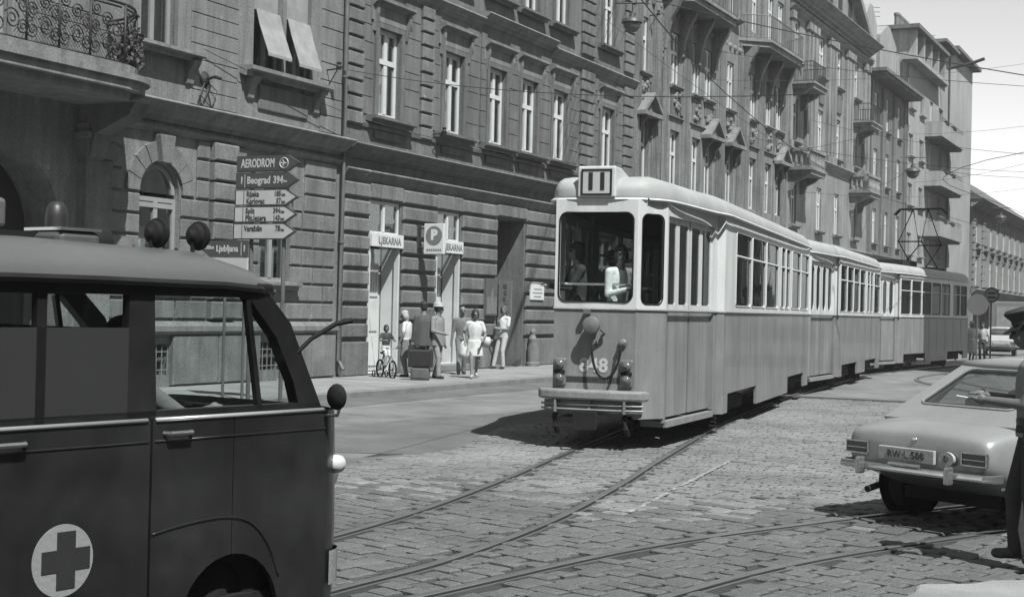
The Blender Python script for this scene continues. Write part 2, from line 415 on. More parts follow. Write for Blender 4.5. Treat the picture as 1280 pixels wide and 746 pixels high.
def shell(mb, s0, s1, z0, z1, depth=11, front=True):
    """side, back and top faces of a building body"""
    b = -depth
    mb.quad(F(s0,z0,0),F(s0,z0,b),F(s0,z1,b),F(s0,z1,0)); mb.quad(F(s1,z0,0),F(s1,z1,0),F(s1,z1,b),F(s1,z0,b))
    mb.quad(F(s0,z0,b),F(s1,z0,b),F(s1,z1,b),F(s0,z1,b)); mb.quad(F(s0,z1,0),F(s0,z1,b),F(s1,z1,b),F(s1,z1,0))
def block_geo(w, h, proud, ch):
    vs = []
    for (x, i) in ((-.02,0),(proud-ch,0),(proud,ch)):
        vs += [(x,i,i),(x,w-i,i),(x,w-i,h-i),(x,i,h-i)]
    fs = []
    for k in (0,4):
        for i in range(4): fs.append((k+i,k+(i+1)%4,k+4+(i+1)%4,k+4+i))
    fs.append((8,9,10,11)); return vs, fs
_bc = {}
def blocks(bld, s0, s1, z0, z1, ch, bl, holes, gz, gs, proud, mt, cham=.02, d=0.0, name='stone_block', limit=[0], stuff=False, jitter=.006):
    n = max(1, round((z1-z0)/ch)); ch = (z1-z0)/n; rest = MB()
    for k in range(n):
        a, b = z0+k*ch, z0+(k+1)*ch
        cuts = [(h[0]-.0, h[1]+.0) for h in holes if h[2] < b-.03 and h[3] > a+.03]
        segs = [(s0,s1)]
        for c in sorted(cuts):
            ns = []
            for p, q in segs:
                if c[1] <= p or c[0] >= q: ns.append((p,q)); continue
                if c[0] > p: ns.append((p,c[0]))
                if c[1] < q: ns.append((c[1],q))
            segs = ns
        for p, q in segs:
            if q-p < .08: continue
            m = max(1, round((q-p)/bl)); w = (q-p)/m; cutp = [p+i*w for i in range(m+1)]
            if m > 1 and k % 2: cutp = [p]+[p+(i-.5)*w for i in range(1,m+1)]+[q]
            for c0, c1 in zip(cutp[:-1], cutp[1:]):
                key = (round(c1-c0,3), round(b-a,3), proud, gz, gs, cham)
                M = Matrix.Translation((X0+d+random.uniform(-jitter,jitter), c0+gs/2, a+gz/2))
                if stuff:
                    vs, fs = block_geo(c1-c0-gs, b-a-gz, proud, cham); rest.add([tuple(M @ Vector(v)) for v in vs], fs)
                else:
                    if key not in _bc:
                        me = MB().add(*block_geo(c1-c0-gs, b-a-gz, proud, cham)).mesh('stone_block'); me.materials.append(mt); _bc[key+(mt.name,)] = me
                        _bc[key] = me
                    me = _bc.get(key+(mt.name,))
                    if me is None:
                        me = MB().add(*block_geo(c1-c0-gs, b-a-gz, proud, cham)).mesh('stone_block'); me.materials.append(mt); _bc[key+(mt.name,)] = me
                    link(name, me, None, bld, M)
    if stuff: build('stone_courses', rest, mt, bld, kind='stuff')
def mould(bld, name, prof, s0, s1, mt, ret=True):
    m = MB(); m.prism(prof, lambda a,b,t: F(t,b,a), s0, s1); return build(name, m, mt, bld)
def cornice(bld, name, s0, s1, z0, z1, out, mt, steps=4):
    prof = [(-.05,z0)]; n = steps
    for i in range(n):
        zz = z0+(z1-z0)*(i/n); o = out*((i+1)/n)**1.3
        prof += [(o*.82 if i else out*.1, zz), (o, zz+(z1-z0)/n*.55)]
    prof += [(out,z1-.03),(out*.9,z1),(-.05,z1+.04)]
    return mould(bld, name, prof, s0, s1, mt)
_wc = {}
def window_mesh(w, h, fr, tr, mull, dep):
    k = ('f',w,h,fr,tr,mull)
    if k not in _wc:
        m = MB(); t = .06
        def b(a0,a1,b0,b1,x0=0,x1=t): m.box(x0,x1,a0,a1,b0,b1)
        b(-w/2,-w/2+fr,0,h); b(w/2-fr,w/2,0,h); b(-w/2+fr,w/2-fr,0,fr,.002,t-.002); b(-w/2+fr,w/2-fr,h-fr,h,.002,t-.002)
        if mull: b(-fr*.65,fr*.65,fr,h-fr,.004,t+.01)
        if tr: b(-w/2+fr,w/2-fr,tr*h-fr*.55,tr*h+fr*.55,.006,t+.02)
        _wc[k] = m.mesh('window')
    return _wc[k]
def pane_mesh(w, h):
    k = ('p',round(w,3),round(h,3))
    if k not in _wc: _wc[k] = MB().box(-.004,.004,-w/2,w/2,0,h).mesh('pane')
    return _wc[k]
def curtain_mesh(w, h):
    k = ('c',round(w,2),round(h,2))
    if k not in _wc:
        m = MB(); n = 24; rows = []
        for z in (0,h): rows.append([(.03*math.sin(i*1.9)+.012*math.sin(i*.7), -w/2+w*i/n, z) for i in range(n+1)])
        m.loft(rows, close=False, caps=False); _wc[k] = m.mesh('curtain')
    return _wc[k]
def window(bld, cs, z0, w, h, fr=.085, tr=.66, mull=True, d=-.16, mt=None, curtain=None, panes=True, blind=0):
    mt = mt or M_white
    me = window_mesh(w, h, fr, tr, mull, 0); 
    if not me.materials: me.materials.append(mt)
    if me.materials[0] != mt: me = me.copy(); me.materials[0] = mt
    M = Matrix.Translation((X0+d, cs, z0)); wo = link('window', me, None, bld, M)
    if panes:
        cols = [(-1,1)] if not mull else [(-1,0),(0,1)]; rows = [(0,1)] if not tr else [(0,tr),(tr,1)]
        for a, b in cols:
            for c, e in rows:
                pm = pane_mesh(w/len(cols)-.01, (e-c)*h-.01)
                if not pm.materials: pm.materials.append(M_pane)
                link('pane', pm, None, wo, Matrix.Translation((X0+d+.02, cs+(a+b)*w/4, z0+c*h+.005)))
    else:
        pm = pane_mesh(w-.01, h-.01)
        if not pm.materials: pm.materials.append(M_pane)
        link('pane', pm, None, wo, Matrix.Translation((X0+d+.02, cs, z0+.005)))
    c = random.random() if curtain is None else curtain
    if c > .35:
        hh = h*(1 if c < .7 else .65); cm = curtain_mesh(w*1.05, hh)
        key = 'l' if c > .45 else 'd'
        if not cm.materials: cm.materials.append(M_curt)
        link('curtain', cm, None, wo, Matrix.Translation((X0+d-.28, cs, z0)))
    if blind:
        build('roller_blind', MB().box(X0+d+.03, X0+d+.045, cs-w/2+fr, cs+w/2-fr, z0+h*(1-blind), z0+h-fr), M_curt, wo)
    return wo
def sill(bld, cs, z, w, out=.2, h=.1, mt=None): 
    m = MB(); m.prism([(-.1,z-h*.5),(out*.5,z-h),(out*.6,z-h*.45),(out,z-h*.35),(out,z+.01),(-.1,z+.035)], lambda a,b,t: F(t,b,a), cs-w/2, cs+w/2)
    return build('sill', m, mt or M_trim, bld)
def hood(bld, cs, z, w, mt, h=.55, out=.22):
    m = MB()
    m.prism([(-.05,z),(.07,z),(.07,z+h*.62),(.11,z+h*.66),(.14,z+h*.74),(out*.85,z+h*.8),(out,z+h*.84),(out,z+h*.95),(-.05,z+h*1.08)], lambda a,b,t: F(t,b,a), cs-w/2, cs+w/2)
    for q in (-1,1):
        m.prism([(-.02,z-.28),(.06,z-.25),(.16,z+h*.3),(.17,z+h*.72),(-.02,z+h*.72)], lambda a,b,t: F(t,b,a), cs+q*(w/2-.13)-.055, cs+q*(w/2-.13)+.055)
    return build('window_hood', m, mt, bld)
def surround(bld, cs, z0, w, h, mt, t=.14, out=.06):
    m = MB()
    for a, b in ((cs-w/2-t,cs-w/2),(cs+w/2,cs+w/2+t)): fbox(m, a, b, z0, z0+h, -.01, out)
    fbox(m, cs-w/2-t, cs+w/2+t, z0+h, z0+h+t, -.01, out+.004)
    return build('window_surround', m, mt, bld)
def body(bld, s0, s1, h, holes, mt, depth=11, d=0.0):
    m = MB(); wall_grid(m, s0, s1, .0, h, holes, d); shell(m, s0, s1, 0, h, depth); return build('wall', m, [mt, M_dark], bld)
def bracket_prof(z, out, h): return [(-.02,z-h),(out*.25,z-h*.9),(out*.35,z-h*.5),(out*.8,z-h*.25),(out,z-.02),(-.02,z-.02)]
def railing(bld, pts, z, h, mt, step=.12, name='balcony_railing', r=.012):
    m = MB(); P = [Vector((p[0],p[1],0)) for p in pts]
    m.tube([p+Vector((0,0,z+h)) for p in P], .022, 5); m.tube([p+Vector((0,0,z+.08)) for p in P], .014, 5)
    for a, b in zip(P[:-1], P[1:]):
        n = max(1, int((b-a).length/step))
        for i in range(n+1): q = a.lerp(b, i/n); m.tube([q+Vector((0,0,z)), q+Vector((0,0,z+h))], r, 4, cap=False)
    return build(name, m, mt, bld)
def drainpipe(parent, s, z0, z1, d=.11):
    m = MB(); m.tube([F(s,z0,d+.12),F(s,z0+.2,d),F(s,(z0+z1)/2,d),F(s,z1,d)], .055, 10)
    z = z0+1.0
    while z < z1:
        m.tube([F(s,z,d),F(s,z+.05,d)], .068, 10); fbox(m, s-.015, s+.015, z+.01, z+.04, -.02, d); z += 1.9
    return build('drainpipe', m, M_zinc, parent, smooth=True, angle=40)

# ================= house with arched windows and the iron balcony
b1 = thing('house', 'sooty grey stucco town house with iron balcony and arched street windows behind the van', 'building', (X0,19,0))
aw1, aw2 = (20.72,21.88,2.2,4.42,True), (24.45,25.55,2.25,4.4,True)
portal = (15.9,18.75,.12,4.35,True,.9); grille = (24.5,25.45,.35,.95); grille2 = (20.8,21.7,.35,.95)
up = [(16.2,17.4,5.9,9.0),(20.55,21.6,6.62,9.0),(24.12,25.08,6.68,9.1),(25.24,26.2,6.68,9.1)]
up2 = [(16.2,17.4,10.4,12.6),(20.55,21.6,10.4,12.6),(24.12,25.08,10.4,12.6),(25.24,26.2,10.4,12.6)]
H1 = [aw1,aw2,portal,grille,grille2]+up+up2
body(b1, 8, 27.55, 15, H1, M_f1)
# rusticated street floor, block by block; the arches have their own stones
ring1 = (20.05,22.5,2.9,4.95); ring2 = (23.75,26.2,2.9,4.95)
blocks(b1, 19.85, 22.76, 1.42, 5.0, .4, .85, [aw1[:4], (20.25,22.35,3.86,4.98)], .05, .03, .05, M_f1b, name='rusticated_block')
blocks(b1, 22.76, 23.56, 1.42, 5.0, .4, .8, [], .05, .03, .16, M_f1b, cham=.03, name='rusticated_block')
blocks(b1, 23.56, 27.3, 1.42, 5.0, .4, .9, [aw2[:4], (23.95,26.05,3.86,4.98)], .05, .03, .05, M_f1b, name='rusticated_block')
blocks(b1, 19.85, 27.35, .14, 1.14, 1.0, 1.2, [grille, grille2], .03, .02, .1, M_f1b, name='plinth_stone')
def voussoirs(bld, cs, cz, ri, ro, n, mt, z_lo=None):
    for k in range(n):
        a0, a1 = math.pi*k/n+.012, math.pi*(k+1)/n-.012
        if k == n//2: continue
        m = MB(); P = [(cs+ri*math.cos(a0),cz+ri*math.sin(a0)),(cs+ro*math.cos(a0),cz+ro*math.sin(a0)),(cs+ro*math.cos((a0+a1)/2),cz+ro*math.sin((a0+a1)/2)),(cs+ro*math.cos(a1),cz+ro*math.sin(a1)),(cs+ri*math.cos(a1),cz+ri*math.sin(a1)),(cs+ri*math.cos((a0+a1)/2),cz+ri*math.sin((a0+a1)/2))]
        m.prism(P, lambda a,b,t: F(a,b,t), -.02, .06+.01*random.random()); build('voussoir', m, mt, bld)
    m = MB(); m.prism([(cs-.13,cz+ri-.06),(cs+.13,cz+ri-.06),(cs+.22,cz+ro+.12),(cs-.22,cz+ro+.12)], lambda a,b,t: F(a,b,t), -.02, .2); build('keystone', m, mt, bld, bevel=.02)
for h in (aw1, aw2):
    c_ = (h[0]+h[1])/2; voussoirs(b1, c_, h[3]-.58, .62, .98, 9, M_f1b)
    m = MB(); n = 14; r_ = .56
    for k in range(n):
        a0, a1 = math.pi*k/n, math.pi*(k+1)/n
        m.prism([(c_+r_*math.cos(a0),3.84+r_*math.sin(a0)),(c_+(r_-.09)*math.cos(a0),3.84+(r_-.09)*math.sin(a0)),(c_+(r_-.09)*math.cos(a1),3.84+(r_-.09)*math.sin(a1)),(c_+r_*math.cos(a1),3.84+r_*math.sin(a1))], lambda a,b,t: F(a,b,t), -.17, -.1)
    build('arch_frame', m, M_grey, b1)
    w_ = window(b1, c_, h[2], h[1]-h[0], 1.56, tr=.9, mt=M_grey, curtain=.9)
    link('pane', MB().prism([(c_+.55*math.cos(math.pi*k/16), 3.84+.55*math.sin(math.pi*k/16)) for k in range(17)], lambda a,b,t: F(a,b,t), -.146, -.142).mesh('pane'), M_pane, w_)
    sill(b1, c_, h[2]-.02, 1.6, .22, .16)
cornice(b1, 'string_course', 19.8, 27.4, 4.98, 5.1, .14, M_trim, 2)
cornice(b1, 'cornice', 19.6, 27.52, 5.2, 5.58, .42, M_trim)
mould(b1, 'plinth_band', [(-.02,1.14),(.12,1.14),(.16,1.2),(.16,1.3),(.1,1.38),(-.02,1.4)], 19.85, 27.35, M_trim)
# pilaster beside the portal, with capital
m = MB(); fbox(m, 19.12, 19.8, .12, 4.3, -.02, .2); fbox(m, 19.04, 19.88, .12, .9, -.02, .28); fbox(m, 19.06, 19.86, 4.3, 4.9, -.02, .27); fbox(m, 19.0, 19.9, 4.62, 4.75, -.02, .34)
build('pilaster', m, M_f1b, b1, bevel=.02)
# portal doors deep in shade
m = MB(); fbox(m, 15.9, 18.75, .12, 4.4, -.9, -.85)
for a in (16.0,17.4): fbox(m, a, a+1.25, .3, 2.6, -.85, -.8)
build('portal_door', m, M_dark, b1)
for h in (grille, grille2):
    m = MB()
    for k in range(6): 
        s_ = h[0]+.08+k*.16; m.tube([F(s_,.36,-.04),F(s_,.94,-.04)], .014, 5)
        m.tube([F(s_,.62,-.04),F(s_+.06,.7,-.01),F(s_+.08,.62,-.04),F(s_+.12,.7,-.01)], .009, 4)
    for z_ in (.45,.8): m.tube([F(h[0],z_,-.04),F(h[1],z_,-.04)], .013, 5)
    build('window_grille', m, M_trim, b1)
# upper floor: fine courses, windows, blinds
blocks(b1, 18.0, 19.9, 5.66, 9.6, .24, 1.0, up, .016, .012, .02, M_f1, cham=.008, jitter=.003)
blocks(b1, 22.1, 23.6, 5.66, 9.6, .3, .8, up, .016, .012, .02, M_f1, cham=.008, jitter=.003)
blocks(b1, 26.6, 27.5, 5.66, 9.6, .38, .9, up, .02, .012, .02, M_f1, cham=.008, jitter=.003)
for h in up+up2:
    w_ = window(b1, (h[0]+h[1])/2, h[2], h[1]-h[0], h[3]-h[2], tr=.6, mt=M_grey, curtain=random.choice((.2,.8,.5)))
for h in (up[0],up[1]): surround(b1, (h[0]+h[1])/2, h[2], h[1]-h[0], h[3]-h[2], M_trim, .22, .1)
sill(b1, 21.1, 6.62, 2.3, .32, .16); sill(b1, 25.16, 6.66, 3.0, .34, .2)
m = MB(); fbox(m, 24.3, 26.1, 5.85, 6.4, -.01, .05); build('apron_panel', m, M_trim2, b1, bevel=.03)
for s_ in (23.9,26.3,20.3,21.95):
    m = MB(); m.prism(bracket_prof(6.5,.26,.5), lambda a,b,t: F(t,b,a), s_, s_+.2); build('sill_bracket', m, M_trim, b1)
m = MB(); fbox(m, 25.09, 25.23, 6.7, 9.1, -.25, .03); build('window_mullion', m, M_trim, b1)
for c_, lo in ((24.6,7.0),(25.72,6.95)):   # canvas blinds propped out at the bottom
    bl = MB(); zt = 7.95
    bl.loft([[F(c_-.42,zt,.0),F(c_+.42,zt,.0)],[F(c_-.42,zt-.35,.1),F(c_+.42,zt-.35,.1)],[F(c_-.42,lo,.34),F(c_+.42,lo,.34)],[F(c_-.42,lo-.06,.34),F(c_+.42,lo-.06,.34)]], close=False, caps=False)
    o_ = build('canvas_blind', bl, mat('canvas', .3, .9, .2, 3, .3, 30), b1); sm = o_.modifiers.new('s','SOLIDIFY'); sm.thickness = .012
    up_ = MB(); fbox(up_, c_-.42, c_+.42, zt, 8.6, -.09, -.07); build('upper_blind', up_, MATS['canvas'], o_)
drainpipe(b1, 27.45, .3, 14)
# balcony
sl_ = MB()
def bal_outline(out, end): 
    P = [(X0-.1,8.0),(X0+out,8.0),(X0+out,end-1.3)]
    for k in range(1,9): a = R(k*11.25); P.append((X0+out*(1-.0)-(out+.1)*(1-math.cos(a))*1.0, end-1.3+1.3*math.sin(a)))
    return P
for z0_, z1_, o_, e_ in ((5.22,5.36,1.4,19.75),(5.36,5.52,1.55,19.95),(5.52,5.62,1.62,20.02),(5.62,5.78,1.5,19.8)):
    sl_.prism(bal_outline(o_, e_), lambda a,b,t: (a,b,t), z0_, z1_)
balc = build('balcony', sl_, M_trim, b1)
for s_ in (15.2,19.3):
    m = MB(); m.prism([(-.05,4.2),(.3,4.3),(.4,4.7),(1.15,5.0),(1.3,5.22),(-.05,5.22)], lambda a,b,t: F(t,b,a), s_-.2, s_+.2); build('console', m, M_trim2, b1)
def spiral(m, c, r, turns, sgn=1, ph=0, th=.014, axis='s'):
    P = []; n = int(turns*14)
    for i in range(n+1):
        t = i/n; a = ph+sgn*t*turns*2*math.pi; q = r*(1-.82*t); P.append((c[0],c[1]+q*math.cos(a),c[2]+q*math.sin(a)))
    m.tube(P, th, 5)
RX = X0+1.38
_panel = MB(); 
for cy, cz, r_, sg, ph in ((.0,.2,.15,1,1.5),(.0,.52,.14,-1,-1.5),(.28,.3,.17,-1,2.6),(.27,.68,.13,1,.4),(.02,.82,.12,1,2.0),(.5,.2,.13,1,.2),(.5,.55,.15,-1,3.0)):
    spiral(_panel, (0,cy,cz), r_, 1.8, sg, ph)
_panel.tube([(0,-.1,.02),(0,.6,.02)], .016, 5); _panel.tube([(0,-.1,.95),(0,.6,.95)], .02, 5)
_panel.tube([(0,-.12,.0),(0,-.12,1.0)], .022, 6)
pm_ = _panel.mesh('scroll_panel', True); pm_.materials.append(M_iron)
for k in range(13):
    link('scroll_panel', pm_, None, balc, Matrix.Translation((RX, 9.6+k*.7, 5.8)))
for k in range(3):
    a = R(12+k*30); link('scroll_panel', pm_, None, balc, Matrix.Translation((RX-1.38*(1-math.cos(a)), 18.55+1.2*math.sin(a), 5.8)) @ Matrix.Rotation(a+.2, 4, 'Z'))
m = MB(); m.tube([(RX,8.2,6.82),(RX,18.6,6.82)]+[(RX-1.38*(1-math.cos(R(k*9))),18.55+1.2*math.sin(R(k*9)),6.82) for k in range(11)], .026, 6)
build('handrail', m, M_iron, balc)
m = MB()
for k in range(26):
    s_ = 16.2+k*.07; m.tube([(RX-.03,s_,5.85),(RX-.03,s_+.55,6.5)], .006, 3, cap=False); m.tube([(RX-.03,s_+.55,5.85),(RX-.03,s_,6.5)], .006, 3, cap=False)
build('lattice', m, M_iron, balc)
# flower trough of dark foliage on the balcony's curved end
m = MB()
for i in range(420):
    a = random.uniform(.2,1.35); rad = 1.1+random.uniform(-.1,.14); p = Vector((RX-1.38+rad*1.25*math.cos(a), 18.55+rad*1.08*math.sin(a), 5.85+random.uniform(0,.62)))
    q = Vector((random.gauss(0,1),random.gauss(0,1),random.gauss(0,1))).normalized()*.055; w_ = q.orthogonal().normalized()*.025
    m.quad(p-q, p+w_, p+q, p-w_)
plant = build('balcony_plant', m, mat('dark_leaves', .05, .7, .3, 8, 0)); tag(plant, 'dark trailing plant on the curved end of the iron balcony', 'plant')

# ================= house with the pharmacy
b2 = thing('house', 'dark rusticated house with the pharmacy doors and pale tall windows, right of the drainpipe', 'building', (X0,36.6,0))
S0, S1 = 27.58, 45.55
d1, d2, d3 = (28.78,30.2,.16,4.3,False,.6), (32.02,33.3,.3,4.28,False,.6), (35.45,37.2,.14,4.33,False,.88)
W1c = [29.5,32.75,35.25,37.3,39.45,43.2]
f1 = [(c-.52,c+.52,6.32,8.45) for c in W1c]; f2 = [(c-.5,c+.5,10.45,12.5) for c in W1c]; f3 = [(c-.5,c+.5,14.1,15.9) for c in W1c]
g_more = [(39.6,41.0,1.3,4.2),(42.6,44.0,1.3,4.2)]
body(b2, S0, S1, 17.5, [d1,d2,d3]+f1+f2+f3+g_more, M_f2)
for a, b in ((27.6,28.74),(30.24,31.98),(33.34,35.4),(37.25,39.5),(41.05,42.5),(44.1,45.5)):
    blocks(b2, a, b, .98, 4.7, .413, 1.75, [], .085, .02, .085, M_f2b, cham=.035, name='rusticated_block')
    blocks(b2, a, b, .13, .93, .8, 1.9, [], .01, .015, .11, M_f2b, name='plinth_stone')
for a, b, z_ in ((28.74,30.24,4.34),(31.98,33.34,4.32),(35.4,37.25,4.37),(39.5,41.05,4.25),(42.5,44.1,4.25)):
    blocks(b2, a, b, z_, 4.7, .4, .5, [], .02, .02, .08, M_f2b, name='lintel_stone')
cornice(b2, 'frieze_moulding', S0, S1, 4.72, 4.98, .18, M_f2b, 3)
cornice(b2, 'cornice', S0, S1, 5.22, 5.55, .4, M_trim2)
for a, b in ((27.62,28.3),(31.0,31.6),(40.95,42.0),(44.55,45.4)):
    blocks(b2, a, b, 6.0, 9.4, .34, 1.2, [], .06, .02, .09, M_f2b, cham=.02, name='quoin_stone')
    blocks(b2, a, b, 9.85, 13.3, .345, 1.2, [], .06, .02, .09, M_f2b, cham=.02, name='quoin_stone')
for a, b in ((28.3,31.0),(31.6,34.2),(34.2,38.75),(38.75,40.95),(42.0,44.55)):
    hh = [(q[0]-.2,q[1]+.2,q[2]-.4,q[3]+.9) for q in f1]
    blocks(b2, a+.03, b-.03, 6.3, 9.3, .43, .9, hh, .018, .012, .022 if (a,b) != (34.2,38.75) else .06, M_f2, cham=.008, jitter=.002)
for i, h in enumerate(f1):
    c_ = W1c[i]; window(b2, c_, h[2], 1.04, h[3]-h[2], fr=.11, tr=.64, curtain=.5 if i % 2 else .9)
    hood(b2, c_, 8.58, 1.75, M_trim, .55, .26); surround(b2, c_, h[2], 1.04, h[3]-h[2], M_trim2, .15, .06)
    sill(b2, c_, 6.28, 1.95, .3, .16, M_trim2)
    m = MB(); fbox(m, c_-.62, c_+.62, 5.78, 5.98, -.01, .05); build('apron_panel', m, M_trim2, b2, bevel=.02)
for i, h in enumerate(f2): window(b2, W1c[i], h[2], 1.0, h[3]-h[2], fr=.1, tr=.64); sill(b2, W1c[i], 10.42, 1.8, .26, .15, M_trim2); surround(b2, W1c[i], h[2], 1.0, h[3]-h[2], M_trim2, .15, .06)
for i, h in enumerate(f3): window(b2, W1c[i], h[2], 1.0, h[3]-h[2], fr=.1, panes=False)
cornice(b2, 'string_course', S0, 34.2, 9.4, 9.68, .22, M_trim, 3); cornice(b2, 'string_course', 34.2, 38.75, 9.55, 9.85, .32, M_trim, 3); cornice(b2, 'string_course', 38.75, S1, 9.4, 9.68, .22, M_trim, 3)
cornice(b2, 'string_course', S0, S1, 13.3, 13.6, .25, M_trim, 3); cornice(b2, 'eaves_cornice', S0, S1, 16.9, 17.5, .7, M_trim2)
mould(b2, 'sill_band', [(-.02,6.0),(.05,6.0),(.07,6.1),(-.02,6.14)], S0, S1, M_trim2)
# pharmacy doors: lit white leaves set back in the openings, fanlights above
def shop(h, zs, step):
    c_ = (h[0]+h[1])/2; w_ = h[1]-h[0]
    window(b2, c_, zs+.32, w_, h[3]-zs-.32, fr=.07, tr=0, curtain=0, d=-.1)
    m = MB(); fbox(m, h[0], h[1], h[2], h[2]+.02, -.3, .0)
    for q in (-1,1):
        a, b = sorted((c_+q*.015, c_+q*w_/2)); fbox(m, a, b, h[2]+.02, zs, -.6, -.54)
        for zz0, zz1 in ((.15,.9),(1.0,1.75),(1.85,zs-h[2]-.12)):
            fbox(m, a+.12, b-.12, h[2]+zz0, h[2]+zz1, -.54, -.515)
            for k in range(4): fbox(m, a+.15+k*.11, a+.17+k*.11, h[2]+zz0, h[2]+zz1, -.515, -.50)
    dd = build('shop_door', m, M_door, b2)
    m = MB(); fbox(m, c_-.08, c_-.05, 1.1, 1.3, -.515, -.46); build('handle', m, M_steel, dd)
    m = MB()
    for a in (h[0]+.002, h[1]-.07): fbox(m, a, a+.068, h[2], zs, -.1, .02)
    build('door_jamb', m, M_door, b2)
    m = MB(); fbox(m, h[1]-.014, h[1]-.002, h[2], zs, -.5, -.1); build('reveal_panel', m, M_door, b2); m = MB(); fbox(m, h[0]+.002, h[0]+.014, h[2], zs, -.5, -.1); build('reveal_panel', m, M_door, b2)
    if step: m = MB(); fbox(m, h[0]-.15, h[1]+.15, .13, h[2]-.002, -.3, .35); build('door_step', m, M_kerb, b2, bevel=.02)
shop(d1, 3.18, False); shop(d2, 3.18, True)
m = MB(); fbox(m, 35.45, 37.2, .14, 4.33, -.92, -.86); build('entry_door', m, M_f2b, b2)
m = MB(); fbox(m, 36.3, 36.36, .2, 4.3, -.86, -.82); build('entry_panel', m, M_wood, b2)
for h in g_more: window(b2, (h[0]+h[1])/2, h[2], h[1]-h[0], h[3]-h[2], fr=.1, curtain=.2)

# ---- signs on the pharmacy
EY = (0,1,0); EZ = (0,0,1); EX = (1,0,0)
M_sign = mat('white_enamel', .7, .5, .06, 2, .03, 60); M_ink = mat('black_enamel', .02, .5, .1, 3, 0, 60, grain=0); M_midsign = mat('grey_enamel', .2, .5, .1, 3, 0, 60)
for (h, lab) in ((d1,'white LJEKARNA signboard over the wider left pharmacy door'), (d2,'white LJEKARNA signboard half hidden by the round-emblem hanging sign')):
    c_ = (h[0]+h[1])/2; t_ = thing('pharmacy_sign', lab, 'sign', F(c_,3.18,.0))
    m = MB(); fbox(m, h[0]-.0, h[1]+.04, 3.2, 3.52, -.02, .1); build('board', m, M_sign, t_, bevel=.008)
    text('LJEKARNA', .235, frameM(F(c_+.1,3.35,.103), EY, EZ, EX), M_midsign, t_, .008, sx=.9)
t_ = thing('hanging_sign', 'square hanging sign with a letter P in a dark disc, jutting from the pharmacy wall', 'sign', F(30.95,3.5,0))
sx_, sy_ = X0+.3, 30.9
m = MB(); m.box(sx_+.02,sx_+.58,sy_-.05,sy_+.05,3.1,3.86); build('panel', m, M_sign, t_, bevel=.01)
m = MB(); m.prism([(.0+.23*math.cos(2*math.pi*k/28),.23*math.sin(2*math.pi*k/28)) for k in range(28)], lambda a,b,t: (sx_+.31+a, t, 3.57+b), sy_-.062, sy_-.05); build('disc', m, M_midsign, t_)
text('P', .34, frameM((sx_+.31,sy_-.064,3.57), EX, EZ, (0,-1,0)), M_sign, t_, .02)
for k in range(7): m = MB(); m.box(sx_+.1+k*.062,sx_+.145+k*.062,sy_-.053,sy_-.05,3.17,3.23); build('faded_mark', m, M_midsign, t_)
m = MB(); m.tube([F(31.0,3.75,-.05),(sx_+.05,sy_,3.75)], .02, 6); m.tube([F(31.0,3.25,-.05),(sx_+.05,sy_,3.25)], .02, 6); fbox(m, 30.9, 31.1, 3.15, 3.85, .05, .1); build('bracket', m, M_iron, t_)
t_ = thing('poster_case', 'framed poster case with a faint figure beside the dark doorway', 'poster', F(35.0,1.6,.1))
m = MB(); fbox(m, 34.62, 35.3, 1.58, 2.6, .05, .15); build('case', m, mat('case_frame', .1, .7), t_, bevel=.01)
m = MB(); fbox(m, 34.67, 35.25, 1.63, 2.1, .15, .154); build('sheet', m, M_f1b, t_)
m = MB(); m.prism([(34.9,1.7),(35.05,1.7),(35.02,1.95),(35.06,2.2),(35.0,2.35),(34.93,2.3),(34.88,2.1)], lambda a,b,t: F(a,b,t), .155, .158); build('figure_print', m, M_trim, t_)
t_ = thing('notice_board', 'tall narrow notice board with a column of letters on the dark doorway side', 'sign', F(36.5,1.6,-.1))
m = MB(); m.box(X0-.75,X0-.33,37.12,37.17,1.5,2.6); build('board', m, M_trim, t_)
for k in range(5):
    m = MB(); m.box(X0-.6+.03*(k % 2),X0-.47-.02*(k % 3),37.11,37.12,2.38-k*.19,2.5-k*.19); build('faded_mark', m, mat('faded_ink', .08, .8), t_)
t_ = thing('wall_plaque', 'small white rectangular plaque on the rusticated wall right of the doorway', 'sign', F(37.95,2.1,.1))
m = MB(); fbox(m, 37.5, 38.4, 2.06, 2.52, .07, .12); build('plate', m, M_sign, t_, bevel=.006)
for k, w_ in enumerate((.55,.66,.5)):
    m = MB(); fbox(m, 37.95-w_/2, 37.95+w_/2, 2.36-k*.11, 2.39-k*.11, .119, .123); build('print_line', m, M_midsign, t_)
t_ = thing('stone_bollard', 'stubby round stone bollard with a broken pale top against the plinth by the doorway', 'bollard', F(36.95,.12,.35))
m = MB(); m.lathe([(0,.0),(.2,0),(.2,.1),(.17,.14),(.17,.55),(.13,.66),(.06,.7),(0,.71)], (0,0,0), 16); build('drum', m, M_f2b, t_, Matrix.Translation(F(37.35,.12,.3)), smooth=True, angle=35)
m = MB(); m.lathe([(0,0),(.1,0),(.12,.12),(.07,.24),(.09,.33),(.04,.42),(0,.44)], (0,0,0), 9); build('cap', m, M_kerb, t_, Matrix.Translation(F(37.35,.8,.28)))
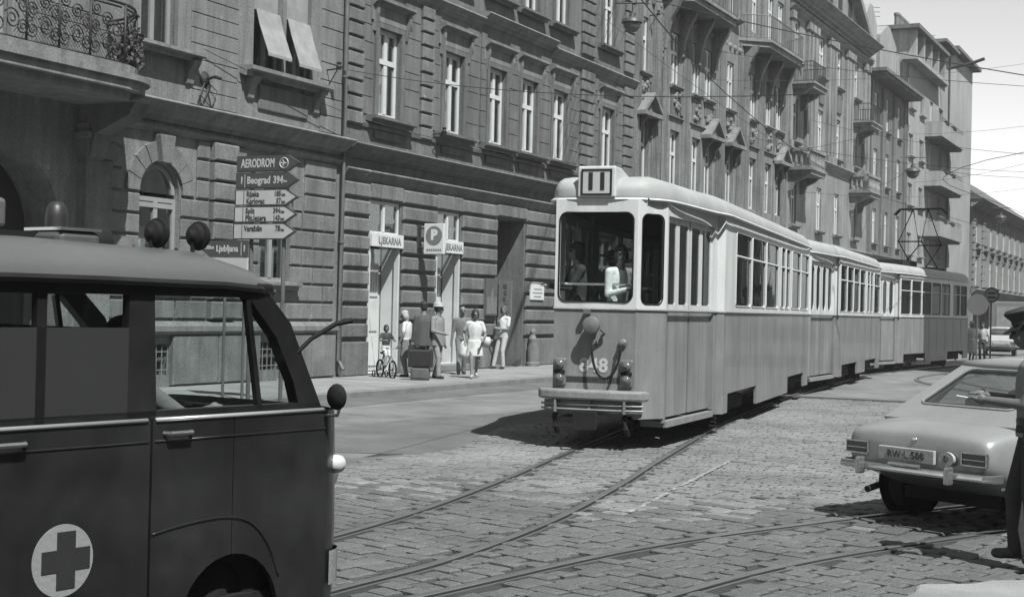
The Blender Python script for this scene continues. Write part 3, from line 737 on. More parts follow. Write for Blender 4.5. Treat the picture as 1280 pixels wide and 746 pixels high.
# ================= ornate house with corbelled bays
b3 = thing('house', 'ornate secession house with fluted pilasters, gabled window hoods and corbelled balconies', 'building', (X0,55,0))
T0, T1 = 45.6, 64.55
c1_ = [46.55,49.7,52.1,53.6,56.3,59.5,61.85,63.5]; ped = (46.55,53.6,56.3,63.5)
c2_ = [46.35,49.6,51.95,53.4,56.15,59.35,61.75,63.35]
h1 = [(c-.5,c+.5,6.3,8.5) for c in c1_]; h2 = [(c-.45,c+.45,10.15,12.1) for c in c2_]; h3 = [(c-.45,c+.45,13.9,16.0) for c in c2_]; h4 = [(c-.45,c+.45,17.4,19.2) for c in c2_]
h0 = [(c-.7,c+.7,1.0,4.2) for c in (47.5,51,54.5,58,61.5)]
body(b3, T0, T1, 21, h0+h1+h2+h3+h4, M_f3)
for c, h in zip(c1_, h1): 
    window(b3, c, h[2], 1.0, 2.2, fr=.11, tr=.62, panes=False, d=-.22)
    if c in ped:
        m = MB(); zb = 8.58
        m.prism([(c-.95,zb),(c+.95,zb),(c+.95,zb+.14),(c-.95,zb+.14)], lambda a,b,t: F(a,b,t), -.02, .42)
        m.prism([(c-.8,zb+.14),(c+.8,zb+.14),(c+.12,zb+.78),(c-.12,zb+.78)], lambda a,b,t: F(a,b,t), -.02, .2)
        m.prism([(c-.95,zb+.14),(c-.78,zb+.14),(c,zb+.74),(c,zb+.86)], lambda a,b,t: F(a,b,t), -.02, .42); m.prism([(c+.95,zb+.14),(c+.78,zb+.14),(c,zb+.74),(c,zb+.86)], lambda a,b,t: F(a,b,t), -.02, .42)
        build('gable_hood', m, M_trim, b3)
        for q in (-.62,.5): m = MB(); m.prism(bracket_prof(8.6,.36,.75), lambda a,b,t: F(t,b,a), c+q, c+q+.12); build('hood_bracket', m, M_trim2, b3)
for c, h in zip(c2_, h2): 
    window(b3, c, h[2], .9, h[3]-h[2], fr=.11, tr=.62, panes=False, d=-.14, curtain=.9); sill(b3, c, 10.12, 1.2, .2, .12)
    # carved relief panel below
    m = MB(); fbox(m, c-.45, c+.45, 9.0 if c not in (46.35,53.4,56.15,63.35) else 9.45, 9.95, -.01, .04); pn = build('relief_panel', m, M_trim2, b3)
    m = MB()
    for k in range(9):
        a, b = random.uniform(-.36,.36), random.uniform(9.1,9.85); m.lathe([(0,.12),(.07,.1),(.1,.05),(.12,0)], (X0+.03,c+a,b), 7, 'x')
    build('carving', m, M_trim, pn)
for c, h in zip(c2_, h3): window(b3, c, h[2], .9, 2.1, fr=.1, panes=False, curtain=.9)
for c, h in zip(c2_, h4): window(b3, c, h[2], .9, 1.8, fr=.1, panes=False)
for h in h0: window(b3, (h[0]+h[1])/2, 1.0, 1.4, 3.2, fr=.1, panes=False, mt=M_grey)
# fluted pilasters: each flute its own rib
for c in (47.7,48.45,50.7,55.0,57.6,58.3,60.5,64.2,45.75):
    m = MB(); fbox(m, c-.3, c+.3, 5.6, 17.0, -.02, .08); p_ = build('pilaster', m, M_f3, b3)
    for k in range(4): m = MB(); fbox(m, c-.24+k*.14, c-.18+k*.14, 5.9, 12.4, .08, .12); build('flute_rib', m, M_f3, p_)
n_r = 0
for k in range(64):     # slim ribs on the wall fields between the windows
    s_ = 45.8+k*.3
    if any(abs(s_-c) < .68 for c in c1_+c2_): continue
    m = MB(); fbox(m, s_-.05, s_+.05, 5.65, 12.6+.5*(k % 2), -.01, .06); build('wall_rib', m, M_f3, b3)
for k in range(30):     # bosses in a row under the top floor
    s_ = 45.9+k*.63
    m = MB(); m.lathe([(0,.12),(.08,.1),(.13,.05),(.15,0)], (X0,s_,12.75), 8, 'x'); build('wall_boss', m, M_trim, b3)
    if not any(abs(s_-c) < .6 for c in c2_): m = MB(); fbox(m, s_-.14, s_+.14, 9.1, 9.9, -.01, .07); build('wall_tablet', m, M_trim2, b3, bevel=.03)
cornice(b3, 'string_course', T0, T1, 8.95-.02, 9.0, .1, M_trim2, 1)
# corbelled bays with checkered panels and balconies
for (a, b) in ((47.7,54.4),(57.3,64.1)):
    n = 4
    for k in range(n):
        s_ = a+.5+(b-a-1.0)*k/(n-1); m = MB()
        m.prism([(-.02,11.2),(.14,11.3),(.2,11.8),(.34,12.3),(.6,12.75),(.7,13.0),(-.02,13.0)], lambda p,q,t: F(t,q,p), s_-.12, s_+.12); build('corbel', m, M_f3, b3)
    m = MB(); P = [(a,0),(a+.9,1.05),(b-.9,1.05),(b,0)]
    m.prism(P, lambda p,q,t: F(p,t,q), 13.0, 13.22); P2 = [(a-.1,0),(a+.85,1.15),(b-.85,1.15),(b+.1,0)]
    m.prism(P2, lambda p,q,t: F(p,t,q), 13.2, 13.32); bb = build('balcony', m, M_trim, b3)
    railing(bb, [(X0+.05,a),(X0+1.08,a+.88),(X0+1.08,b-.88),(X0+.05,b)], 13.32, 1.0, M_zinc, .14)
    m = MB()
    for i in range(4):
        for j in range(9):
            m = MB(); fbox(m, a+.1+i*.24, a+.1+i*.24+.13, 10.95+j*.22, 10.95+j*.22+.13, .03, .1); build('checker_tile', m, M_f3, b3)
    m = MB(); fbox(m, a, a+1.05, 10.8, 12.95, -.01, .04); build('checker_ground', m, M_trim2, b3)
cornice(b3, 'cornice', T0, T1, 5.2, 5.55, .35, M_f3); cornice(b3, 'eaves_cornice', T0, T1, 20.2, 21, .8, M_f3)
cornice(b3, 'window_cornice', 55.3, 57.0, 13.75, 13.95, .3, M_trim, 2)
# ================= classical house with giant pilasters
b4 = thing('house', 'classical house with giant pilasters, heavy cornice, stone balconies and a broken gable', 'building', (X0,73,0))
U0, U1 = 64.6, 81.5
cA = [66.1,70.85,74.5,78.4]
g1 = [(c-.5,c+.5,6.05,8.2) for c in cA]; g2 = [(c-.5,c+.5,10.0,12.1) for c in cA]; g3 = [(c-.55,c+.55,13.75,15.75) for c in cA]; g0 = [(c-.8,c+.8,.9,4) for c in cA]
body(b4, U0, U1, 17.2, g0+g1+g2+g3, M_f4)
for i, c in enumerate(cA):
    for g, w_ in ((g0,1.6),(g1,1.0),(g2,1.0),(g3,1.1)):
        lit = g is g3 and i < 1
        window(b4, c, g[i][2], w_, g[i][3]-g[i][2], fr=.11, tr=.62, panes=False, curtain=.9 if (g is g3) else .5)
    for z_ in (10.0,13.75,6.05): sill(b4, c, z_-.02, 1.5, .25, .15)
    m = MB(); fbox(m, c-.45, c+.45, 12.4, 13.4, -.01, .08); build('relief_panel', m, M_trim2, b4, bevel=.03)
for s_ in (64.95,67.9,68.6,69.3,72.1,72.7,73.3,75.9,76.5,77.1,80.2,81.1):
    m = MB(); fbox(m, s_-.22, s_+.22, 9.95, 15.6, -.02, .16); fbox(m, s_-.28, s_+.28, 15.6, 15.95, -.02, .24); fbox(m, s_-.28, s_+.28, 9.6, 9.95, -.02, .22); build('pilaster', m, M_f4, b4)
cornice(b4, 'architrave', U0, U1, 15.95, 16.25, .3, M_f4, 3); cornice(b4, 'eaves_cornice', U0, U1, 16.55, 17.15, .85, M_f4, 4)
cornice(b4, 'string_course', U0, U1, 9.25, 9.6, .3, M_f4, 3); cornice(b4, 'shop_cornice', U0, U1, 5.0, 5.4, .4, M_f4, 3)
m = MB(); m.prism([(66,17.15),(79.2,17.15),(74.6,19.9),(70.6,19.9)], lambda a,b,t: F(a,b,t), -4, .1); build('gable', m, M_f4, b4)
m = MB(); m.prism([(79.9,17.2),(79.2,17.2),(74.4,19.95),(74.4,20.35)], lambda a,b,t: F(a,b,t), -.2, .6); build('gable_moulding', m, M_trim, b4); m = MB(); m.prism([(65.3,17.2),(66,17.2),(70.8,19.95),(70.8,20.35)], lambda a,b,t: F(a,b,t), -.2, .6); build('gable_moulding', m, M_trim, b4)
for s_ in (72.0,74.0,76.2): m = MB(); fbox(m, s_-.4, s_+.4, 17.6, 18.8, .08, .12); build('gable_window', m, M_dark, b4)
def stone_balcony(bld, s0, s1, z, out, mt, iron=False):
    m = MB(); fbox(m, s0, s1, z-.22, z, 0, out); fbox(m, s0-.08, s1+.08, z-.02, z+.07, 0, out+.08); b_ = build('balcony', m, mt, bld)
    if iron: railing(b_, [(X0,s0+.05),(X0+out-.05,s0+.05),(X0+out-.05,s1-.05),(X0,s1-.05)], z+.07, .95, M_iron, .13)
    else:
        m = MB()
        for (a, b, c, e) in ((s0,s1,out-.14,out),(s0,s0+.14,0,out-.142),(s1-.14,s1,0,out-.142)): fbox(m, a, b, z+.07, z+.18, c, e); fbox(m, a-.02, b+.02, z+.85, z+1.0, c-.02, e+.02)
        n = int((s1-s0)/.26)
        for k in range(n+1):
            s_ = s0+.08+(s1-s0-.16)*k/n; m.lathe([(.05,z+.16),(.085,z+.35),(.045,z+.6),(.05,z+.86)], (X0+out-.07,s_,0), 6)
        for k in range(3): m.lathe([(.05,z+.16),(.085,z+.35),(.045,z+.6),(.05,z+.86)], (X0+.15+k*.25,s0+.07,0), 6)
        build('balustrade', m, mt, b_)
    for s_ in (s0+.25,s1-.25): m = MB(); m.prism(bracket_prof(z-.2,out*.8,.8), lambda p,q,t: F(t,q,p), s_-.12, s_+.12); build('bracket', m, mt, b_)
    return b_
for a, b, z_, ir in ((64.95,67.4,12.55,True),(77.2,79.6,12.3,True),(64.9,67.5,8.55,False),(77.2,79.7,8.5,False)): stone_balcony(b4, a, b, z_, 1.15, M_f4, ir)
# ================= house with overhanging eaves and pale gables
b5 = thing('house', 'narrow grey house with deep overhanging eaves and pale stepped dormer gables', 'building', (X0,87,0))
V0, V1 = 81.55, 92.1
cc = [83.6,86.8,90.2]; k1 = []
for z_ in (6.1,9.6,12.9): k1 += [(c-.5,c+.5,z_,z_+2.0) for c in cc]
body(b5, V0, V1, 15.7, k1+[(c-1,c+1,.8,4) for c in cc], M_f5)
for h in k1: window(b5, (h[0]+h[1])/2, h[2], 1.0, 2.0, fr=.13, panes=False, curtain=.9 if h[0] > 86 and h[0] < 89 else .1); sill(b5, (h[0]+h[1])/2, h[2]-.02, 1.3, .2, .12)
for c in cc: window(b5, c, .8, 2.0, 3.2, panes=False, mt=M_grey)
for s_ in (82.1,85.1,85.5,88.3,88.8,91.7): m = MB(); fbox(m, s_-.22, s_+.22, 5.4, 15.3, -.02, .14); build('pilaster', m, M_f5, b5)
m = MB(); fbox(m, 81.2, 92.4, 15.55, 15.75, -.3, .95); fbox(m, 81.1, 92.5, 15.72, 15.92, -.3, 1.08); build('eaves', m, M_trim2, b5)
cornice(b5, 'shop_cornice', V0, V1, 5.0, 5.4, .5, M_f5, 3)
for a, b, hh in ((81.9,84.9,20.0),(85.8,90.6,19.6),(90.9,92.0,18.3)):
    m = MB(); mid = (a+b)/2
    m.prism([(a,15.9),(b,15.9),(b,hh-.9),(mid+.35,hh),(mid-.35,hh),(a,hh-.9)], lambda p,q,t: F(p,q,t), -3, -.35); g_ = build('dormer_gable', m, M_f6, b5)
    m = MB(); w_ = (b-a)*.14; fbox(m, mid-w_, mid+w_, 16.9, 18.3, -.36, -.33); build('dormer_window', m, M_grey, g_)
    m = MB(); fbox(m, mid-w_-.1, mid+w_+.1, 16.72, 16.86, -.36, -.2); build('dormer_sill', m, M_trim, g_)
m = MB(); m.prism([(-11,15.9),(-1.6,15.9),(-6,19.2)], lambda a,b,t: F(t,b,a), V0, V1); build('roof', m, M_tile, b5)
for s_ in (82.6,84.2,85.4):
    m = MB(); fbox(m, s_-.4, s_+.4, 18.0, 21.2, -4.0, -3.2); ch = build('chimney', m, M_f5, b5)
    for q in range(3): m = MB(); m.lathe([(.1,0),(.1,.7),(.13,.72),(.13,.8)], (X0-3.6,s_-.25+q*.25,21.2), 8); build('chimney_pot', m, M_f5, ch)
# ================= pale modern house with balconies and tower
b6 = thing('house', 'pale plastered modern house with stacked balconies, top loggia and plain end tower', 'building', (X0,105,0))
cB = [94.0,97.6]; k2 = []
for z_ in (5.9,9.1,12.3,15.35): k2 += [(c-.75,c+.75,z_,z_+1.4) for c in cB]+[(100.4,101.6,z_-.5,z_+1.4),(103.9,105.6,z_,z_+1.4)]
k2 += [(103.9,105.9,18.65,20.0)]
lg = [(92.8+k*2.6,94.9+k*2.6,18.5,19.95) for k in range(4)]
body(b6, 92.15, 107.6, 20.2, k2+lg+[(93.5,97,.8,3.8),(99,103,.8,3.8)], M_f6)
for h in k2: window(b6, (h[0]+h[1])/2, h[2], h[1]-h[0], h[3]-h[2], fr=.12, tr=0, panes=False, mt=M_grey if h[1]-h[0] > 1.3 else M_white, curtain=.2); sill(b6, (h[0]+h[1])/2, h[2]-.02, h[1]-h[0]+.3, .22, .12, M_f6)
m = MB(); fbox(m, 91.5, 103.2, 18.15, 18.4, -.2, .75); build('loggia_ledge', m, M_f6, b6)
m = MB(); fbox(m, 91.6, 103.0, 20.15, 20.4, -10, .85); build('roof', m, M_trim2, b6)
for k in range(5): m = MB(); fbox(m, 92.3+k*2.6, 92.75+k*2.6, 18.4, 20.15, -.1, .55); build('loggia_pier', m, M_f6, b6)
m = MB(); fbox(m, 102.9, 107.7, 20.2, 21.2, -9, 0.02); build('attic', m, M_f6, b6)
m = MB(); fbox(m, 102.5, 108.2, 21.2, 21.42, -9, .7); build('attic_roof', m, M_trim2, b6)
m = MB(); fbox(m, 107.6, 117.6, 0, 21.5, -11, .15); build('tower', m, M_f6t, b6)
m = MB(); fbox(m, 107.3, 118.2, 21.5, 21.75, -11.4, .75); build('tower_roof', m, M_trim2, b6)
for k in range(7): m = MB(); m.lathe([(.16,0),(.16,1.2),(.2,1.22),(.2,1.4)], (X0-2.2,99.5+k*.55,21.4), 8); build('chimney_pot', m, M_f5, b6)
m = MB(); fbox(m, 99.3, 103.2, 20.4, 21.4, -2.6, -1.8); build('chimney', m, M_f5, b6)
drainpipe(b6, 92.2, .3, 18); drainpipe(b6, 107.5, .3, 21)
for z_ in (14.3,10.95,7.55):
    m = MB(); fbox(m, 98.7, 107.7, z_-.2, z_, 0, 1.15); fbox(m, 98.7, 107.7, z_, z_+.8, 1.03, 1.15); fbox(m, 98.7, 98.82, z_, z_+.8, 0, 1.03)
    b_ = build('balcony', m, M_f6, b6)
    railing(b_, [(X0+1.09,98.75),(X0+1.09,107.6)], z_+.8, .28, M_zinc, .5)
    m = MB()
    for k in range(14): fbox(m, 99.0+k*.62, 99.3+k*.62, z_-.36, z_-.2, 0, 1.05)
    build('balcony_joists', m, M_trim2, b_)
    for q in range(2): m = MB(); fbox(m, 100+q*3, 101.2+q*3, z_+.8, z_+.98, .95, 1.2); build('flower_box', m, M_dark, b_)
# ================= lower house across the side street
b7 = thing('house', 'lower two storey corner house with pitched tile roof at the far end of the street', 'building', (X0,140,0))
far_c = [122.5+k*4.1 for k in range(11)]
k3 = [(c-.75,c+.75,z_,z_+2.3) for c in far_c for z_ in (4.6,8.1)]
body(b7, 120.0, 168, 11.4, k3+[(c-1.2,c+1.2,.6,2.9) for c in far_c], M_f7, 14)
for h in k3:
    window(b7, (h[0]+h[1])/2, h[2], 1.5, 2.3, fr=.16, panes=False, curtain=.9 if h[0] < 124 else None)
    if h[2] < 5: hood(b7, (h[0]+h[1])/2, h[3]+.1, 2.3, M_f7, .7, .35)
    sill(b7, (h[0]+h[1])/2, h[2]-.02, 2.0, .25, .2, M_f7)
blocks(b7, 125.2, 126.6, 4.4, 10.4, .6, 1.4, [], .12, .05, .14, M_f7, name='quoin_stone')
blocks(b7, 120.0, 121.2, 4.4, 10.4, .6, 1.2, [], .12, .05, .14, M_f7, name='quoin_stone')
cornice(b7, 'eaves_cornice', 119.3, 168, 10.9, 11.5, .9, M_f7, 4); cornice(b7, 'string_course', 120, 168, 3.9, 4.3, .4, M_f7, 2)
mould(b7, 'shop_canopy', [(0,3.1),(1.6,2.95),(1.6,3.15),(0,3.4)], 121, 166, M_trim2)
m = MB(); m.prism([(1.0,11.5),(-7,16.8),(-14.5,11.5)], lambda a,b,t: F(t,b,a), 119.2, 168.5); build('roof', m, M_tile, b7)
b9 = thing('house', 'unseen long plain grey house row on the right side of the crossing', 'building', (16,15,0))  # unseen row opposite, added to cut sky light over the street
m = MB(); m.box(12.5,24,-14,40,0,18); build('wall', m, M_f4, b9)
for k in range(13):
    for z_ in (1.2,6,9.8,13.6):
        m = MB(); m.box(12.44,12.52,-11.5+k*4,-10.1+k*4,z_,z_+2.2); w_ = build('window', m, M_white, b9); m = MB(); m.box(12.42,12.435,-11.4+k*4,-10.2+k*4,z_+.1,z_+2.1); build('pane', m, M_ink, w_)
m = MB(); m.box(11.9,24,-14.3,40.3,17.6,18.2); build('eaves_cornice', m, M_trim, b9)
for (a_, c_, h_, lab_) in ((96,140,21,'unseen grey house row on the right side of the street far beyond the trams'),(141,230,18,'second unseen grey house row further down the right side of the street')):  # unseen rows, added to give the tram side windows dark reflections
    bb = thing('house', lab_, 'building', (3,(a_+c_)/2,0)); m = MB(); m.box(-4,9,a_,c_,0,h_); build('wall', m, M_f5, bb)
    for k in range(int((c_-a_)/3.6)):
        for z_ in (1.2,5.6,9.4,13.2):
            m = MB(); m.box(-4.06,-3.96,a_+1.4+k*3.6,a_+2.6+k*3.6,z_,z_+2.1); w_ = build('window', m, M_white, bb); m = MB(); m.box(-4.08,-4.065,a_+1.5+k*3.6,a_+2.5+k*3.6,z_+.1,z_+2.0); build('pane', m, M_ink, w_)
    m = MB(); m.box(-4.6,9,a_-.2,c_+.2,h_-.4,h_+.2); build('eaves_cornice', m, M_trim, bb)
bk = thing('house', 'unseen grey house row closing the square behind the photographer', 'building', (-5,-38,0))  # unseen row, added to darken the reflection in the tram end window
m = MB(); m.box(-40,25,-46,-32,0,19); build('wall', m, M_f5, bk)
for k in range(14):
    for z_ in (1.2,6,9.8,13.6): m = MB(); m.box(-37+k*4.4,-35.6+k*4.4,-32.02,-31.94,z_,z_+2.2); w_ = build('window', m, M_white, bk); m = MB(); m.box(-36.9+k*4.4,-35.7+k*4.4,-31.938,-31.92,z_+.1,z_+2.1); build('pane', m, M_ink, w_)
m = MB(); m.box(-40.3,25.3,-46,-31.4,18.6,19.2); build('eaves_cornice', m, M_trim, bk)
# ================= tall house on the right, outside the picture: it shades the far tram
b8 = thing('house', 'tall grey corner house on the right side of the street beyond the crossing', 'building', (2.5,48,0))
SH0, SH1 = 45.0, 51.0
m = MB(); m.box(-2.6,10,SH0,SH1,0,29.0); build('wall', m, M_f4, b8)
for k in range(2):
    for z_ in (1.2,6.2,10,13.8,17.6,21.4):
        m = MB(); m.box(-2.66,-2.54,SH0+.6+k*2.6,SH0+1.9+k*2.6,z_,z_+2.2); w_ = build('window', m, M_white, b8)
        m = MB(); m.box(-2.68,-2.665,SH0+.7+k*2.6,SH0+1.8+k*2.6,z_+.1,z_+2.1); build('pane', m, M_ink, w_)
m = MB(); m.box(-3.3,10.4,SH0-.4,SH1+.4,28.6,29.2); build('eaves_cornice', m, M_trim, b8)
# ------------------------------------------------------------------ vehicle helpers
def lerp(a, b, t): return tuple(a[i]+(b[i]-a[i])*t for i in range(3))
def bil(A, B, C, D, s, t): return Vector(lerp(lerp(A,B,s), lerp(D,C,s), t))
def hole_loop(a0, a1, b0, b1, ra, rb, n=5, rtop=None):
    """rounded rect loop in the unit square and matching loop on the square's rim"""
    H, O = [], []; rta, rtb = rtop or (ra, rb)
    for (cx, cy, sx, sy, st, qa, qb) in ((a0,b0,1,1,180,ra,rb),(a1,b0,-1,1,270,ra,rb),(a1,b1,-1,-1,0,rta,rtb),(a0,b1,1,-1,90,rta,rtb)):
        for k in range(n+1):
            a = R(st+90*k/n); H.append((cx+sx*qa+qa*math.cos(a), cy+sy*qb+qb*math.sin(a)))
    m = n+1
    for i, (x, y) in enumerate(H):
        c = i//m; k = i % m; f = k/n
        cor = [(0,0),(1,0),(1,1),(0,1)][c]
        # first half of corner slides along one side, second along the other
        if c == 0: o = (0, y) if f < .5 else (x, 0)
        elif c == 1: o = (x, 0) if f < .5 else (1, y)
        elif c == 2: o = (1, y) if f < .5 else (x, 1)
        else: o = (x, 1) if f < .5 else (0, y)
        if abs(f-.5) < .5/n: o = cor
        O.append(o)
    return H, O
def plate(mb, A, B, C, D, hole=None, th=.03, n=6, inner=None):
    """slab on the quad A,B,C,D (A-B lower edge); hole=(s0,s1,t0,t1,radius in metres[, top radius])"""
    A, B, C, D = map(Vector, (A, B, C, D)); N = (B-A).cross(D-A).normalized()*th
    if not hole:
        mb.add([A,B,C,D,A-N,B-N,C-N,D-N], [(0,1,2,3),(7,6,5,4),(0,4,5,1),(1,5,6,2),(2,6,7,3),(3,7,4,0)]); return None
    wd = (B-A).length; ht = (D-A).length; ra, rb = hole[4]/wd, hole[4]/ht
    rt = None if len(hole) < 6 else (hole[5]/wd, hole[5]/ht)
    H, O = hole_loop(hole[0], hole[1], hole[2], hole[3], ra, rb, 6, rt); k = len(H)
    P = [bil(A,B,C,D,*o) for o in O]; Q = [bil(A,B,C,D,*h) for h in H]
    vs = P+Q+[p-N for p in P]+[q-N for q in Q]; fs = []
    for i in range(k):
        j = (i+1) % k
        fs += [(i,j,k+j,k+i),(k+i,k+j,3*k+j,3*k+i),(2*k+j,2*k+i,3*k+i,3*k+j),(j,i,2*k+i,2*k+j)]
    mb.add(vs, fs); return Q, N
def fill(mb, Q, N, back=.5, th=.006):
    Q2 = [q-N*back for q in Q]; c = sum(Q2, Vector())/len(Q2); n = len(Q2); N = N.normalized()*th
    mb.add([c]+Q2, [(0,1+i,1+(i+1)%n) for i in range(n)])
def rim(mb, Q, N, r=.014):
    P = list(Q)+[Q[0], Q[1]]; mb.tube([p+N.normalized()*.004 for p in P], r, 5, cap=False)
M_cream = mat('tram_cream', .66, .45, .07, 1.2, .04, 60, coat=.08, streak=.16, grain=.12)
M_tglass = glass('tram_side_glass', .2, .05, .4)
M_blue = mat('tram_paint', .235, .45, .14, 1.4, .06, 50, coat=.2, streak=.26, grain=.14)
M_roofc = mat('tram_roof', .4, .6, .12, 1.5, .08, 50, streak=.1)
M_inn = mat('tram_interior', .05, .7, .1, 2, 0, 30, grain=0)
M_under = mat('underframe', .018, .9, .3, 4, .2, 40, spec=.2)
M_rub = mat('rubber', .015, .8, .2, 5, .1, 60, spec=.2)
M_chrome = mat('chrome', .6, .2, .15, 6, .03, 60, metal=.85)
M_lens = mat('lens_glass', .12, .12, .1, 9, 0, 60, grain=0)
M_lensw = mat('pale_lens', .6, .2, .1, 9, 0, 60, grain=0)
M_vglass = glass('vehicle_glass', .93)
M_bump = mat('bumper_paint', .25, .6, .2, 4, .2, 40, grain=.2)
M_lampm = mat('dull_lamp_metal', .2, .45, .2, 6, .05, 60, metal=.3)
BELT, ROOF = 1.8, 3.2
def tram(label, c, th, L, style, number=None, route=None, panto=False, doors=(), groups=(), sk=.32, endwin=True):
    T = thing('tram_car', label, 'tram', (c[0],c[1],0), th, 'tram cars coupled in one train'); M = WM[T.name]
    def b(name, mb, mats, par=None, **k): return build(name, mb, mats, par or T, M, **k)
    hw, he, dv = 1.1, .54, 1.0
    # plan outline of the right side: end, chamfer, tapered door bay, full width
    right = [(he,0),(.83,.42),(dv,3.02),(hw,3.1),(hw,L-.8),(he+.14,L-.06),(he,L)]
    glassed = []
    def mir(p):      # the kerb side of the near end is drawn in closer than the door side
        v, u = p; k = u/.42 if u < .42 else max(0, 1-(u-.42)/2.6); return (-(v-.17*k), u)
    def seg(p, q, zlo=sk, hole=None, low=True, name='window', twin=True):
        for sgn in (1,-1):
            P, Qd = (p, q) if sgn == 1 else (mir(q), mir(p))
            v = lambda a, z: (a[0],a[1],z)
            if low: q_ = MB(); plate(q_, v(P,zlo), v(Qd,zlo), v(Qd,BELT), v(P,BELT), th=.04); b('lower_panel', q_, M_blue)
            body_up = MB()
            w = math.hypot(Qd[0]-P[0],Qd[1]-P[1]); hh = ROOF-BELT
            if hole and not (sgn == -1 and p == e0):
                a0, a1, z0, z1, r = hole[:5]
                if sgn == -1: a0, a1 = w-a1, w-a0
                res = plate(body_up, v(P,BELT), v(Qd,BELT), v(Qd,ROOF), v(P,ROOF), (a0/w,a1/w,(z0-BELT)/hh,(z1-BELT)/hh,r)+tuple(hole[5:6]), .04)
                glassed.append((res, v(P,BELT), v(Qd,BELT), hole))
            else: plate(body_up, v(P,BELT), v(Qd,BELT), v(Qd,ROOF), v(P,ROOF), th=.04)
            b('upper_panel', body_up, M_cream)
    # ends
    for (u, sg) in ((0,1),(L,-1)):
        A, B = ((-he,u),(he,u)) if sg == 1 else ((he,u),(-he,u))
        v = lambda a, z: (a[0],a[1],z)
        q_ = MB(); plate(q_, v(A,.46), v(B,.46), v(B,BELT), v(A,BELT), th=.05); b('end_panel', q_, M_blue); body_up = MB()
        res = plate(body_up, v(A,BELT), v(B,BELT), v(B,ROOF), v(A,ROOF), (.05,.95,.07,.88,.1), .05); glassed.append((res,v(A,BELT),v(B,BELT),None)); b('end_wall', body_up, M_cream)
    e0, e1, e2, e3 = right[0:4]
    tl = math.hypot(e2[0]-e1[0], e2[1]-e1[1]); at = lambda t: (e1[0]+(e2[0]-e1[0])*t/tl, e1[1]+(e2[1]-e1[1])*t/tl)
    flip = lambda p: (p[0], L-p[1])
    seg(e0, e1, .42, (.075,.445,1.88,3.02,.09))
    seg(e1, at(.07), .36)
    seg(at(2.45), e2); seg(e2, e3)
    f1_, f2_, f3_ = right[4], right[5], right[6]
    seg(f1_, f2_, .42); seg(f2_, f3_, .46)
    # header over the doors
    for sgn in (1,-1):
        for fl in (False,):
            p, q = at(.07), at(2.45)
            if fl: p, q = flip(q), flip(p)
            if sgn == -1: p, q = mir(q), mir(p)
            q_ = MB(); plate(q_, (p[0],p[1],3.02), (q[0],q[1],3.02), (q[0],q[1],ROOF), (p[0],p[1],ROOF), th=.04); b('door_header', q_, M_cream)
            # folding door: four leaves set back from the skin, step below
            nrm = Vector((q[1]-p[1],-(q[0]-p[0]),0)).normalized(); inn = .05
            P, Q = Vector((p[0],p[1],0))-nrm*inn, Vector((q[0],q[1],0))-nrm*inn
            for e_, i_ in (((p[0],p[1]),P),((q[0],q[1]),Q)):
                for za, zb, mt_ in ((.4,BELT,M_blue),(BELT,3.02,M_cream)):
                    q_ = MB(); plate(q_, (e_[0],e_[1],za), (i_.x-nrm.x*.06,i_.y-nrm.y*.06,za), (i_.x-nrm.x*.06,i_.y-nrm.y*.06,zb), (e_[0],e_[1],zb), th=.012); b('door_reveal', q_, mt_)
            for k in range(4):
                a, c_ = P.lerp(Q,k/4+(.013 if k == 2 else .003)), P.lerp(Q,(k+1)/4-(.013 if k == 1 else .003)); z0, z1 = .42, 3.02; lo, upm = MB(), MB(); V = lambda t, z: (t.x,t.y,z)
                plate(lo, V(a,z0), V(c_,z0), V(c_,BELT), V(a,BELT), th=.03)
                wl = (c_-a).length; hh = z1-BELT
                r_ = .05 if style == 'square' else wl*.30
                res = plate(upm, V(a,BELT), V(c_,BELT), V(c_,z1), V(a,z1), (.13,.87,.07,.94,.03) if style == 'square' else (.2,.8,.08,.93,wl*.29), .03)
                lo.f += []; nlo = len(lo.f); n0 = len(lo.v)
                lo.cur = 1; lo.add(upm.v, upm.f); 
                lf = b('door_leaf', lo, [M_blue, M_cream]); gm = MB(); fill(gm, *res); b('pane', gm, M_tglass, lf)
            st = MB(); a, c_ = Vector((p[0],p[1],0))+nrm*.02, Vector((q[0],q[1],0))+nrm*.02
            st.add([V3[:] for V3 in (a+Vector((0,0,.3)), c_+Vector((0,0,.3)), c_-nrm*.35+Vector((0,0,.3)), a-nrm*.35+Vector((0,0,.3)), a+Vector((0,0,.38)), c_+Vector((0,0,.38)), c_-nrm*.35+Vector((0,0,.38)), a-nrm*.35+Vector((0,0,.38)))], [(0,3,2,1),(4,5,6,7),(0,1,5,4),(1,2,6,5),(2,3,7,6),(3,0,4,7)])
            b('door_step', st, M_bump)
    # straight sides: window groups, skirt with wheel cutouts
    edges = [3.1]
    for g0, g1, n in groups:
        if g0 > edges[-1]+.01: seg((hw,edges[-1]), (hw,g0), low=False)
        w = (g1-g0)/n
        for k in range(n): seg((hw,g0+k*w), (hw,g0+(k+1)*w), low=False, hole=(.07,w-.07,1.9,3.02,.05,.05,'t'))
        edges.append(g1)
    seg((hw,edges[-1]), (hw,L-.8), low=False)
    cuts = [2.8,3.35,6.2,L-6.2+3.2,L-2.95,L-2.8]
    for a, c_, zb in ((3.1,3.5,sk),(3.5,6.2,.6),(6.2,L-3.9,sk-.02),(L-3.9,L-1.5,.6),(L-1.5,L-.8,sk)):
        if c_ > a: seg2 = [((hw,a),(hw,c_)),((-hw,c_),(-hw,a))]
        for p, q in seg2: q_ = MB(); plate(q_, (p[0],p[1],zb), (q[0],q[1],zb), (q[0],q[1],BELT), (p[0],p[1],BELT), th=.04); b('side_panel', q_, M_blue)
